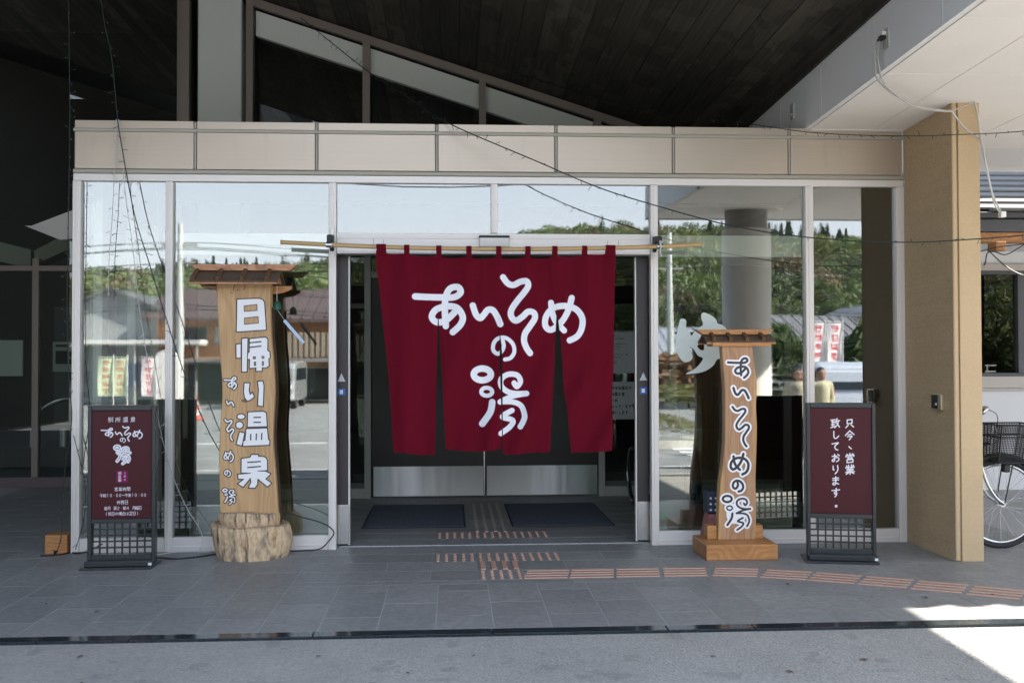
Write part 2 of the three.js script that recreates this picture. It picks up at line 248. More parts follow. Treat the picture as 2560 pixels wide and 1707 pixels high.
// ---------------------------------------------------------------- ground
const GY = -0.015;                                  // the forecourt lies just below the tiled platform
{
  const sheet = (prof, x0, x1) => { const p = [], idx = []; prof.forEach(([z, y], k) => { p.push(x0, y, z, x1, y, z); if (k) { const a = 2 * k - 2; idx.push(a, a + 2, a + 1, a + 1, a + 2, a + 3); } }); const g = new THREE.BufferGeometry(); g.setAttribute('position', new THREE.Float32BufferAttribute(p, 3)); g.setIndex(idx); g.computeVertexNormals(); return muv(g); };
  struct('forecourt', sheet([[-10, GY], [4.5, GY]], -30, 30), M.asphalt);
  struct('car_park', sheet([[4.5, GY - 0.002], [5.5, GY - 0.002], [9.6, -0.5], [36, -0.5]], -60, 60), M.road);
  const f = new THREE.PlaneGeometry(1600, 1600).rotateX(-Math.PI / 2).translate(0, -0.56, 200); struct('ground', muv(f), M.road);
}
const floor = struct('tiled_floor', bx(-12, 9, -0.3, -0.001, -4.6, 2.225), M.grout);
{
  const key = new Map();
  function tile(x0, x1, z0, z1) {
    if (x1 - x0 < 0.03 || z1 - z0 < 0.03) return;
    const g = 0.003, t = part(floor, 'tile', bx(x0 + g, x1 - g, -0.015, 0.0006 * hash(key.size, 3, 3), z0 + g, z1 - g, [rr(0, 5), rr(0, 5)]), M.tile[Math.floor(rnd() * 3)]);
    key.set(t, 1);
  }
  const XL = -0.99, XR = 1.42, P = 0.3012, KZ = 2.232;
  // strips of tiles laid front to back, left and right of the doorway and in front of it
  for (let k = -15; k < 15; k++) {
    const x0 = -0.086 + k * P, x1 = x0 + P, mid = x0 > XL - 0.01 && x1 < XR + 0.01;
    const zb = mid ? 1.196 : (x1 < -2.7 ? -4.0 : x0 > 3.4 ? -2.2 : -0.02), ph = (((k % 2) + 2) % 2 === 0 ? 1.373 : 1.078);
    let z1 = KZ;
    for (let j = 2; j > -12 && z1 > zb + 0.03; j--) { const z0 = Math.max(zb, Math.min(z1, ph + j * 0.5905)); tile(x0, x1, z0, z1); z1 = z0; }
  }
  // rows laid across, running in through the doorway
  const lines = [1.196, 1.092, 0.8, 0.51, 0.215, -0.078, -0.37, -0.662, -0.954, -1.246, -1.538, -1.83, -2.12, -2.41, -2.7];
  for (let r = 0; r < lines.length - 1; r++) {
    const ph = r % 2 ? -0.14 : -0.435, L = r > 5 ? -2.62 : XL, R = r > 5 ? 3.35 : XR;
    for (let q = -5; q < 7; q++) tile(Math.max(L, ph + q * 0.596), Math.min(R, ph + (q + 1) * 0.596), lines[r + 1], lines[r]);
  }
}
// polished dark kerb along the platform edge
{
  const k = thing('granite_kerb', 'polished dark granite kerb running along the front edge of the grey tiled platform', 'kerb');
  let x = -6.1; let n = 0;
  while (x < 6) { const L = [0.9, 0.45, 0.9, 0.9][n++ % 4]; part(k, 'kerb_stone', rb(x + 0.002, x + L - 0.002, -0.2, 0.0005, 2.2335, 2.325, 0.003, [rr(0, 3), rr(0, 3)]), M.granite); x += L; }
}
// ---------------------------------------------------------------- tactile paving
{
  const path = thing('tactile_path', 'pink raised guide bars curving right along the tiles in front of both right-hand signs', 'tactile paving');
  const bars = [[0.606, 0.955, 0], [0.898, 0.956, 0], [1.196, 0.954, 0], [1.504, 0.954, -1], [1.83, 0.984, -10], [2.13, 1.08, -19.6], [2.403, 1.197, -25.5], [2.673, 1.332, -26.5], [2.939, 1.483, -28.5], [3.2, 1.65, -30.5], [3.45, 1.81, -32]];
  const bg = rb(-0.14, 0.14, -0.002, 0.006, -0.011, 0.011, 0.004);
  for (const [x, z, a] of bars) for (let k = 0; k < 4; k++) {
    const m = part(path, 'guide_bar', bg, M.tactile), d = (k - 1.5) * 0.072, r = a * Math.PI / 180;
    m.position.set(x + d * Math.sin(r) - (k - 1.5) * 0.012, 0, z + d * Math.cos(r)); m.rotation.y = r;
  }
  const stud = new THREE.CylinderGeometry(0.0105, 0.0145, 0.005, 12).translate(0, 0.002, 0);
  const grid = (t, x0, x1, nx, z0, z1, nz) => { for (let i = 0; i < nx; i++) for (let j = 0; j < nz; j++) { const m = part(t, 'stud', stud, M.tactile); m.position.set(x0 + (x1 - x0) * i / (nx - 1), 0, z0 + (z1 - z0) * j / (nz - 1)); } };
  const a = thing('tactile_studs', 'long row of pink warning studs on the tiles just outside the doorway', 'tactile paving'); grid(a, -0.1, 0.73, 15, 0.255, 0.485, 5);
  const b = thing('tactile_studs', 'long row of pink warning studs inside the doorway between track and mats', 'tactile paving'); grid(b, -0.1, 0.73, 15, -0.63, -0.415, 5);
  const c = thing('tactile_studs', 'small square of pink warning studs where the curved guide bars begin', 'tactile paving'); grid(c, 0.197, 0.43, 5, 0.825, 1.06, 6);
  const d = thing('tactile_bars', 'four short broad brown guide bars between the outer stud row and the stud square', 'tactile paving');
  for (let k = 0; k < 4; k++) part(d, 'guide_bar', rb(0.204 + k * 0.0725 - 0.017, 0.204 + k * 0.0725 + 0.017, -0.002, 0.007, 0.52, 0.785, 0.004), M.tactile);
  const e = thing('tactile_bars', 'four long pale guide bars between the two dark blue door mats', 'tactile paving');
  for (let k = 0; k < 4; k++) for (let j = 0; j < 5; j++) part(e, 'guide_bar', rb(0.202 + k * 0.0735 - 0.013, 0.202 + k * 0.0735 + 0.013, -0.002, 0.006, -2.22 + j * 0.313, -2.22 + j * 0.313 + 0.302, 0.003), M.tactilePale);
}

// ---------------------------------------------------------------- the entrance porch
const FX0 = -2.731, FX1 = 3.42, FT = 3.118, FB = 2.725, HZ = -2.74;     // fascia, and the plane of the hall wall
const porch = thing('entrance_porch', 'flat-roofed glazed entrance porch with pale panelled fascia in the centre', 'porch');
{
  const seams = [FX0, -1.864, -0.989, -0.111, 0.773, 1.656, 2.539, FX1];
  part(porch, 'porch_roof', bx(FX0 + 0.01, FX1 - 0.01, 2.98, 3.1, HZ + 0.13, -0.03), M.alumGrey);
  part(porch, 'backing', bx(FX0 + 0.004, FX1 - 0.004, FB, FT - 0.004, -0.03, -0.012), M.bead);
  for (let k = 0; k < 7; k++) {
    const a = seams[k] + 0.012, b = seams[k + 1] - 0.012;
    part(porch, 'fascia_panel', rb(a, b, 2.768, 3.036, -0.012, 0.004, 0.003, [rr(0, 3), rr(0, 3)]), M.panel);
    part(porch, 'cap_panel', rb(a, b, 3.061, FT, -0.012, 0.005, 0.003, [rr(0, 3), rr(0, 3)]), M.panel);
    if (k) part(porch, 'seam_bead', [rb(seams[k] - 0.007, seams[k] + 0.007, 2.768, 3.036, -0.012, 0.009, 0.005), rb(seams[k] - 0.007, seams[k] + 0.007, 3.061, FT - 0.003, -0.012, 0.008, 0.005)], M.bead);
  }
  part(porch, 'trim_strip', rb(FX0, FX1, 3.036, 3.061, -0.012, 0.012, 0.006), M.bead);
  part(porch, 'trim_strip', rb(FX0, FX1, 2.733, 2.763, -0.012, 0.014, 0.006), M.bead);
  // frame
  const fr = (n, x0, x1, y0, y1, z0 = -0.05, z1 = 0.02) => part(porch, n, rb(x0, x1, y0, y1, z0, z1, 0.004), M.alum);
  fr('head_rail', FX0, FX1 - 0.002, 2.679, 2.731, -0.05, 0.005);
  const mull = (x0, x1, y0 = 0, y1 = 2.677) => {                     // three narrow ribs proud of each other
    const w = x1 - x0;
    part(porch, 'mullion', [rb(x0, x1, y0, y1, -0.055, 0.016, 0.003), rb(x0 + w * 0.36, x0 + w * 0.64, y0 + 0.002, y1 - 0.002, 0.0, 0.021, 0.002), rb(x0 + w * 0.04, x0 + w * 0.22, y0 + 0.002, y1 - 0.002, 0.0, 0.019, 0.002)], M.alum);
  };
  mull(FX0, -2.673); mull(-2.072, -2.02); mull(-0.9, -0.846); mull(1.477, 1.533); mull(2.655, 2.717); mull(3.357, FX1 - 0.002);
  mull(0.288, 0.337, 2.311);
  // door header between the two inner mullions
  part(porch, 'door_header', [rb(-0.844, 1.475, 2.158, 2.309, -0.12, 0.01, 0.003), rb(-0.843, 1.474, 2.268, 2.285, -0.1, 0.014, 0.003), rb(-0.843, 1.474, 2.166, 2.178, -0.1, 0.014, 0.003)], M.alum);
  part(porch, 'header_box', rb(-2.02, -0.905, 2.15, 2.312, -0.2, -0.062, 0.003), M.alum);
  part(porch, 'header_box', rb(1.54, 2.65, 2.15, 2.312, -0.2, -0.062, 0.003), M.alum);
  // sills and panes
  const bays = [[-2.673, -2.072], [-2.02, -0.9], [1.533, 2.655], [2.717, 3.357]];
  for (const [a, b] of bays) {
    part(porch, 'sill', [rb(a, b, 0.0, 0.1, -0.055, 0.008, 0.003), rb(a, b, 0.028, 0.04, -0.04, 0.013, 0.002)], M.alum);
    part(porch, 'window_pane', bx(a - 0.008, b + 0.008, 0.092, 2.69, -0.026, -0.0255), M.glass);
  }
  part(porch, 'window_pane', bx(-0.852, 0.294, 2.3, 2.69, -0.026, -0.0255), M.glass);
  part(porch, 'window_pane', bx(0.331, 1.482, 2.3, 2.69, -0.026, -0.0255), M.glass);
  part(porch, 'ceiling', bx(FX0 + 0.02, FX1 - 0.02, 2.95, 2.978, HZ + 0.14, -0.06), M.white);
  part(porch, 'door_track', rb(-0.846, 1.477, -0.004, 0.006, -0.1, -0.088, 0.002), M.steel);
  // side walls
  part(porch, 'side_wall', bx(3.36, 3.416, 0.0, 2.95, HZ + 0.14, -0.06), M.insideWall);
  for (const [z, w] of [[-0.48, 0.07], [-1.25, 0.03], [-1.95, 0.06]]) part(porch, 'mullion', rb(FX0, FX0 + 0.07, 0, 2.95, z - w, z + w), M.alum);
  part(porch, 'side_rail', rb(FX0 + 0.002, FX0 + 0.048, 0, 0.1, HZ + 0.1, -0.06), M.alum);
  part(porch, 'side_rail', rb(FX0 + 0.002, FX0 + 0.048, 2.6, 2.95, HZ + 0.1, -0.06), M.alum);
  part(porch, 'window_pane', bx(FX0 + 0.024, FX0 + 0.0245, 0.09, 2.62, HZ + 0.12, -0.06), M.glassDark);
}
// sliding door leaves, open, standing behind the side panes
function slidingDoor(x0, x1, side, label) {
  const t = thing('sliding_door', label, 'sliding door');
  const e = side > 0 ? x0 : x1, s = side;                                // leading edge at the doorway
  const st = (a, b, n, m, z0 = -0.142, z1 = -0.102) => part(t, n, rb(Math.min(a, b), Math.max(a, b), 0.012, 2.15, z0, z1, 0.003), m);
  st(e, e + s * 0.012, 'edge_strip', M.alum, -0.144, -0.1); st(e + s * 0.0125, e + s * 0.1, 'stile', M.stile);
  st(s > 0 ? x1 - 0.06 : x0, s > 0 ? x1 : x0 + 0.06, 'stile', M.stile);
  const a = Math.min(e + s * 0.1, s > 0 ? x1 - 0.06 : x0 + 0.06), b = Math.max(e + s * 0.1, s > 0 ? x1 - 0.06 : x0 + 0.06);
  part(t, 'door_glass', bx(a, b, 0.3, 2.1, -0.122, -0.1215), M.glassDark);
  part(t, 'rail', rb(a, b, 2.09, 2.149, -0.14, -0.104), M.stile);
  part(t, 'kick_plate', rb(x0 + 0.013, x1 - 0.002, 0.02, 0.31, -0.146, -0.097, 0.002), M.stainless);
  const X = e + s * 0.062;
  part(t, 'triangle_sticker', prism([[X - 0.028, 1.22], [X + 0.028, 1.22], [X, 1.282]], -0.1005, -0.0985), std([0.55, 0.56, 0.6], 0.5));
  const q = part(t, 'blue_sticker', bx(X - 0.027, X + 0.027, 1.118, 1.168, -0.1006, -0.0984), std([0.02, 0.12, 0.42], 0.5));
  part(q, 'white_mark', bx(X - 0.013, X + 0.011, 1.128, 1.158, -0.0983, -0.0975), std([0.75, 0.75, 0.78], 0.5));
  return t;
}
slidingDoor(-1.94, -0.757, -1, 'open dark-edged glass sliding door leaf behind the pane left of the doorway');
slidingDoor(1.378, 2.58, 1, 'open dark-edged glass sliding door leaf behind the pane right of the doorway');
for (const [x, y, side] of [[-2.2, 0.28, 'left stand sign'], [-2.62, 0.3, 'outermost left mullion'], [1.58, 0.21, 'right edge of the doorway']])
  tag(part(scene, numbered('green_sticker'), new THREE.CylinderGeometry(0.013, 0.013, 0.002, 14).rotateX(Math.PI / 2).translate(x, y, -0.0245), std([0.03, 0.3, 0.12], 0.6)), 'small round green sticker low on the glass near the ' + side, 'sticker');

// ---------------------------------------------------------------- the main hall behind
const roofAt = (x, z) => 4.4 - 0.318 * x + 0.031 * (z + 2.5);
const hall = thing('main_hall', 'tall gabled hall behind the porch with sloping clerestory glass and pale column', 'building');
{
  const K = (7.43 - HZ) / (7.43 + 2.5), kx = (x) => x * K, ky = (y) => 1.38 + (y - 1.38) * K;   // measured on z = -2.5, built on the wall plane
  const top = (x) => roofAt(x, HZ);
  const post = (n, x0, x1, m, y0 = 3.0) => { const a = kx(x0), b = kx(x1); part(hall, n, prism([[a, y0], [b, y0], [b, top(b) - 0.03], [a, top(a) - 0.03]], HZ - 0.05, HZ + 0.04), m); };
  post('post', -2.628, -2.545, M.alumDark); post('post', -2.0, -1.935, M.alumDark);
  for (const [a, b] of [[-0.873, -0.802], [0.27, 0.336], [1.412, 1.484]]) post('mullion', a, b, M.alumDark);
  part(hall, 'column', rb(kx(-2.47), kx(-2.045), 0, 5.0, HZ - 0.42, HZ + 0.02, 0.02), M.pale);
  part(hall, 'slope_frame', prism([[-2.05, top(-2.05) - 0.1], [4.6, top(4.6) - 0.1], [4.6, top(4.6) - 0.02], [-2.05, top(-2.05) - 0.02]], HZ - 0.04, HZ + 0.03), M.alumDark);
  part(hall, 'sloped_beam', prism([[-1.97, top(-1.97) - 0.37], [4.6, top(4.6) - 0.37], [4.6, top(4.6) - 0.12], [-1.97, top(-1.97) - 0.12]], HZ - 0.13, HZ - 0.055), M.pale);
  const xs = [kx(-2.545), kx(-2.47), kx(-2.045), kx(-2.0), kx(-1.935), kx(-0.873), kx(-0.802), kx(0.27), kx(0.336), kx(1.412), kx(1.484), 3.3];
  for (let k = 0; k < xs.length; k += 2) { const a = xs[k], b = xs[k + 1]; part(hall, 'window_pane', prism([[a, 3.0], [b, 3.0], [b, top(b) - 0.09], [a, top(a) - 0.09]], HZ - 0.16, HZ - 0.1595), M.glassDark); }
  // wall under the clerestory, with the inner door frame
  part(hall, 'transom', rb(FX0, FX1, 2.42, 2.52, HZ - 0.04, HZ + 0.06), M.alumGrey);
  part(hall, 'window_pane', bx(FX0 + 0.1, FX1 - 0.1, 2.52, 2.94, HZ - 0.002, HZ - 0.0015), M.glassDark);
  part(hall, 'transom', rb(FX0, FX1, 2.94, 3.14, HZ - 0.05, HZ + 0.06), M.alumGrey);
  for (const x of [-0.875, 1.475]) part(hall, 'door_frame', rb(x, x + 0.065, 0, 2.42, HZ - 0.05, HZ + 0.06), M.alumGrey);
  part(hall, 'door_frame', rb(-0.81, 1.475, 2.2, 2.26, HZ - 0.05, HZ + 0.05), M.alumGrey);
  for (const [a, b] of [[FX0 + 0.06, -0.875], [1.54, FX1 - 0.08]]) {
    part(hall, 'window_pane', bx(a, b, 0.1, 2.42, HZ - 0.002, HZ - 0.0015), M.glassDark);
    part(hall, 'sill', rb(a, b, 0, 0.1, HZ - 0.04, HZ + 0.05), M.alumGrey);
  }
  part(hall, 'window_pane', bx(-0.81, 1.475, 2.26, 2.42, HZ - 0.002, HZ - 0.0015), M.glassDark);
  // left of the porch the glass wall lies further back
  const LZ = -3.9;
  for (const x of [-4.585, -6.6, -8.4]) part(hall, 'mullion', rb(x, x + 0.07, 0.1, 2.5, LZ - 0.05, LZ + 0.04), M.alumDark);
  part(hall, 'sill', rb(-9, FX0 - 0.05, 0, 0.11, LZ - 0.05, LZ + 0.06), std([0.13, 0.1, 0.105], 0.6));
  part(hall, 'transom', rb(-9, FX0 - 0.05, 2.36, 2.42, LZ - 0.05, LZ + 0.035), M.alumDark);
  part(hall, 'window_pane', bx(-9, FX0 - 0.02, 0.1, 2.38, LZ - 0.002, LZ - 0.0015), M.glassDark);
  part(hall, 'window_pane', bx(-9, FX0 - 0.02, 2.4, 5.0, LZ - 0.002, LZ - 0.0015), M.glassDark);
  part(hall, 'return_wall', bx(FX0 - 0.02, FX0 + 0.03, 0, 5.3, LZ + 0.04, HZ - 0.06), M.alumDark);
  part(hall, 'roof_beam', prism([[-5.7, 2.87], [-4.7, 2.62], [-4.7, 2.41], [-5.7, 2.635]], LZ - 0.5, LZ - 0.2), M.alumGrey);
  part(hall, 'roof_beam', prism([[-4.66, 2.61], [-3.6, 3.18], [-3.6, 2.95], [-4.66, 2.45]], LZ - 0.5, LZ - 0.2), M.alumGrey);
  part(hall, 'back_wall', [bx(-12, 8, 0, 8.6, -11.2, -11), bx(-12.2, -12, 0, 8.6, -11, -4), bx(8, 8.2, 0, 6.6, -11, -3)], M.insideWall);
  part(hall, 'flat_roof', bx(2.42, 15, 3.62, 3.75, -11.2, HZ - 0.7), M.black);
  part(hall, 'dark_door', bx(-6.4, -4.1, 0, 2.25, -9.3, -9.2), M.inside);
  const rail = std([0.5, 0.5, 0.5], 0.3, { metalness: 1 });
  part(hall, 'handrail', tube([[-4.83, 0.3, LZ - 0.7], [-4.82, 0.72, LZ - 0.7], [-4.75, 0.82, LZ - 0.7], [-4.54, 0.92, LZ - 0.7], [-4.1, 0.94, LZ - 0.7], [-3.4, 0.94, LZ - 0.7]], 0.022, 40), rail);
  for (const x of [-5.05, -4.7]) part(hall, 'rail_post', rod([x, 0.2, LZ - 1.2], [x, 0.55, LZ - 1.2], 0.05, 0.05, 12), rail);
  part(hall, 'step', rb(-9, FX0 - 0.1, 0.12, 0.34, -8.9, LZ - 0.9, 0.01), M.insideFloor);
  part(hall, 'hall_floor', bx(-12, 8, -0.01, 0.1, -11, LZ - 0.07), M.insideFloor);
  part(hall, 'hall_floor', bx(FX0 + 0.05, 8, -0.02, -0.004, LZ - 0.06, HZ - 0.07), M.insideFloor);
  const lamp = thing('downlight', 'small glowing round downlight in the dark ceiling seen through the clerestory glass', 'lamp', [-0.685, 4.5, -3.8]);
  lamp.rotation.z = -0.31;
  part(lamp, 'lamp_ring', new THREE.TorusGeometry(0.066, 0.012, 8, 24).rotateX(Math.PI / 2), M.white);
  part(lamp, 'lamp_disc', new THREE.CylinderGeometry(0.06, 0.06, 0.01, 24), std([0.8, 0.75, 0.8], 0.5, { emissive: rgb(1, 0.93, 1), emissiveIntensity: 0.14 }));
  const sp = new THREE.SpotLight(new THREE.Color(1, 0.95, 0.95), 0.25, 0, 0.9, 0.5); sp.position.set(0, -0.02, 0); sp.target.position.set(0, -3, 0); sp.castShadow = true; sp.shadow.radius = 3; lamp.add(sp, sp.target);
}
// inner swing doors
for (const [x0, x1, w] of [[-0.806, 0.316, 'left'], [0.327, 1.47, 'right']]) {
  const t = thing('swing_door', w + ' leaf of the dark brown inner double door behind the red curtain', 'door');
  part(t, 'door_leaf', rb(x0, x1, 0.012, 2.2, HZ - 0.03, HZ + 0.022, 0.004), M.doorBrown);
  part(t, 'kick_plate', rb(x0 + 0.02, x1 - 0.004, 0.016, 0.312, HZ + 0.02, HZ + 0.025, 0.001), new THREE.MeshPhysicalMaterial({ color: rgb(0.55, 0.54, 0.52), metalness: 1, roughness: 0.38, bumpMap: tex(256, 64, (u, v) => { const n = 0.7 * fbm(u, v, 6, 1, 2, 59) + 0.3 * fbm(u, v, 14, 1, 2, 60); return [n, n, n]; }, 0.9, 0.9, false), bumpScale: 0.006, anisotropy: 1, anisotropyRotation: Math.PI / 2 }));
  part(t, 'edge_strip', rb(w === 'left' ? x1 - 0.001 : x0 - 0.008, w === 'left' ? x1 + 0.004 : x0 + 0.001, 0.01, 2.2, HZ - 0.02, HZ + 0.02, 0.001), M.steel);
}
// dark board-marked roof over everything, sloping down to the right
const roof = thing('gable_roof', 'dark board-lined roof underside sloping down from left to right over the entrance', 'roof');
{
  const ang = Math.atan(-0.318), W = 0.175;
  let n = 0;
  for (let x = -9.2; x < 2.64; x += W, n++) {
    const x1 = Math.min(2.655, x + W), w = (x1 - x) / Math.cos(ang), g = muv(new THREE.BoxGeometry(w - 0.004, 0.03, 6.2), [rr(0, 3), rr(0, 9)]);
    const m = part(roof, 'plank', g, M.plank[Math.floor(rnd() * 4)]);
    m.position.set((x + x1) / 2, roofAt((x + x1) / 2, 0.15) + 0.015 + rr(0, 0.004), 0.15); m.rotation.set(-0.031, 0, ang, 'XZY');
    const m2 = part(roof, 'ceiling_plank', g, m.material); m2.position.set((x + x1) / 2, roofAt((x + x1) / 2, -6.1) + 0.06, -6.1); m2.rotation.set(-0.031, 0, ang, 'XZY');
  }
  { const e = part(roof, 'edge_batten', new THREE.BoxGeometry(0.022, 0.15, 5.6), M.plank[0]); e.position.set(2.646, roofAt(2.646, 0.4) - 0.06, 0.4); e.rotation.x = -0.031; }
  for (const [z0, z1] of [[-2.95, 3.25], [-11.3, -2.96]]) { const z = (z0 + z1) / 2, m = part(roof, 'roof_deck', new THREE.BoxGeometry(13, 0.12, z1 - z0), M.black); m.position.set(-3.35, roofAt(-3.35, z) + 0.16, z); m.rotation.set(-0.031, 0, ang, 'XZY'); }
  part(roof, 'gable_board', prism([[-9.3, roofAt(-9.3, 3.2) - 0.02], [2.62, roofAt(2.62, 3.2) - 0.02], [2.62, roofAt(2.62, 3.2) + 0.3], [-9.3, roofAt(-9.3, 3.2) + 0.3]], 3.255, 3.3), M.black);
  part(roof, 'white_soffit_panel', [prism([[-4.42, 2.79], [-3.75, 3.055], [-3.75, 2.72], [-3.97, 2.685], [-4.08, 2.665]], -3.5, -3.4), prism([[-4.46, 2.79], [-4.4, 2.79], [-4.07, 2.672], [-3.75, 2.74], [-3.75, 2.715], [-3.98, 2.655], [-4.1, 2.645]], -3.4, -3.36)], M.white, 'white angled soffit beside the left end of the porch');
}
// white canopy roof on the right, with the beam that carries the outlets
const canopy = thing('white_canopy', 'flat white panelled canopy roof on the upper right with its grey side beam', 'canopy');
{
  canopy.position.set(0, 3.105, 0); canopy.rotation.x = -0.034;
  const X1 = 6.5;
  part(canopy, 'side_beam', [bx(2.66, 2.7, 0.006, 0.72, -3.0, 3.18), bx(2.66, 2.7, 0.006, 0.75, 3.32, 6.2)], M.beam);
  for (const z of [-1.45, -0.55, 0.35, 1.25, 2.15]) part(canopy, 'beam_joint', bx(2.657, 2.6605, 0.01, 0.36, z - 0.002, z + 0.002), M.concrete);
  const xs = [2.7, 3.18, 4.08, 4.98, 5.88, X1], zs = [-3.3, -2.36, -1.43, -0.5, 0.42, 1.35, 2.28, 3.21, 4.14, 5.07, 6.2];
  for (let i = 0; i < xs.length - 1; i++) for (let j = 0; j < zs.length - 1; j++) {
    if (zs[j] < -0.6 && (xs[i] < 3.5)) continue;
    if (zs[j] < -1.2) continue;
    part(canopy, 'soffit_panel', rb(xs[i] + 0.002, xs[i + 1] - 0.002, 0, 0.012, zs[j] + 0.0012, zs[j + 1] - 0.0012, 0.0015, [rr(0, 2), rr(0, 2)]), M.soffit);
  }
  part(canopy, 'edge_trim', rb(2.705, 3.42, -0.006, 0.03, -0.02, 0.03, 0.003), M.white);
  part(canopy, 'canopy_top', bx(2.7, X1, 0.013, 0.3, -1.4, 6.2), M.white);
  part(canopy, 'edge_board', [rb(2.66, X1, -0.02, 0.42, 6.2, 6.25), rb(X1, X1 + 0.05, -0.02, 0.42, -1.4, 6.25)], M.white);
}
{
  const c = thing('canopy_column', 'thick round white column outside the frame carrying the front of the white canopy', 'column', [3.78, GY, 5.25]);
  part(c, 'shaft', new THREE.CylinderGeometry(0.31, 0.31, 3.05, 40).translate(0, 1.525, 0), M.white); part(c, 'collar', new THREE.CylinderGeometry(0.27, 0.27, 0.35, 32).translate(0, 3.2, 0), M.alumGrey);
}
// tan pillar wall
{
  const p = thing('pillar_wall', 'tan rendered pillar wall standing out from the right end of the porch', 'wall');
  part(p, 'side_face', bx(3.424, 3.6, 0.0, 3.16, 0.002, 0.735), M.tan);
  part(p, 'front_face', rb(3.462, 3.614, 0.0, 3.162, 0.737, 0.752, 0.003), M.tanSmooth);
  part(p, 'corner_bead', rb(3.42, 3.456, 0.0, 3.161, 0.72, 0.748, 0.012), M.tanSmooth);
  part(p, 'joint_bead', rb(3.421, 3.434, 0, 3.12, 0.001, 0.014, 0.004), M.bead);
  const r = thing('card_reader', 'small metal intercom plate with black face on the side of the tan pillar', 'intercom');
  part(r, 'plate', rb(3.395, 3.424, 1.018, 1.135, 0.46, 0.605, 0.006), std([0.5, 0.44, 0.3], 0.35, { metalness: 0.7 }));
  part(r, 'black_face', rb(3.39, 3.396, 1.03, 1.124, 0.475, 0.56, 0.002), M.black);
  part(r, 'button', rb(3.387, 3.391, 1.052, 1.068, 0.535, 0.555, 0.001), std([0.7, 0.7, 0.7], 0.4));
}

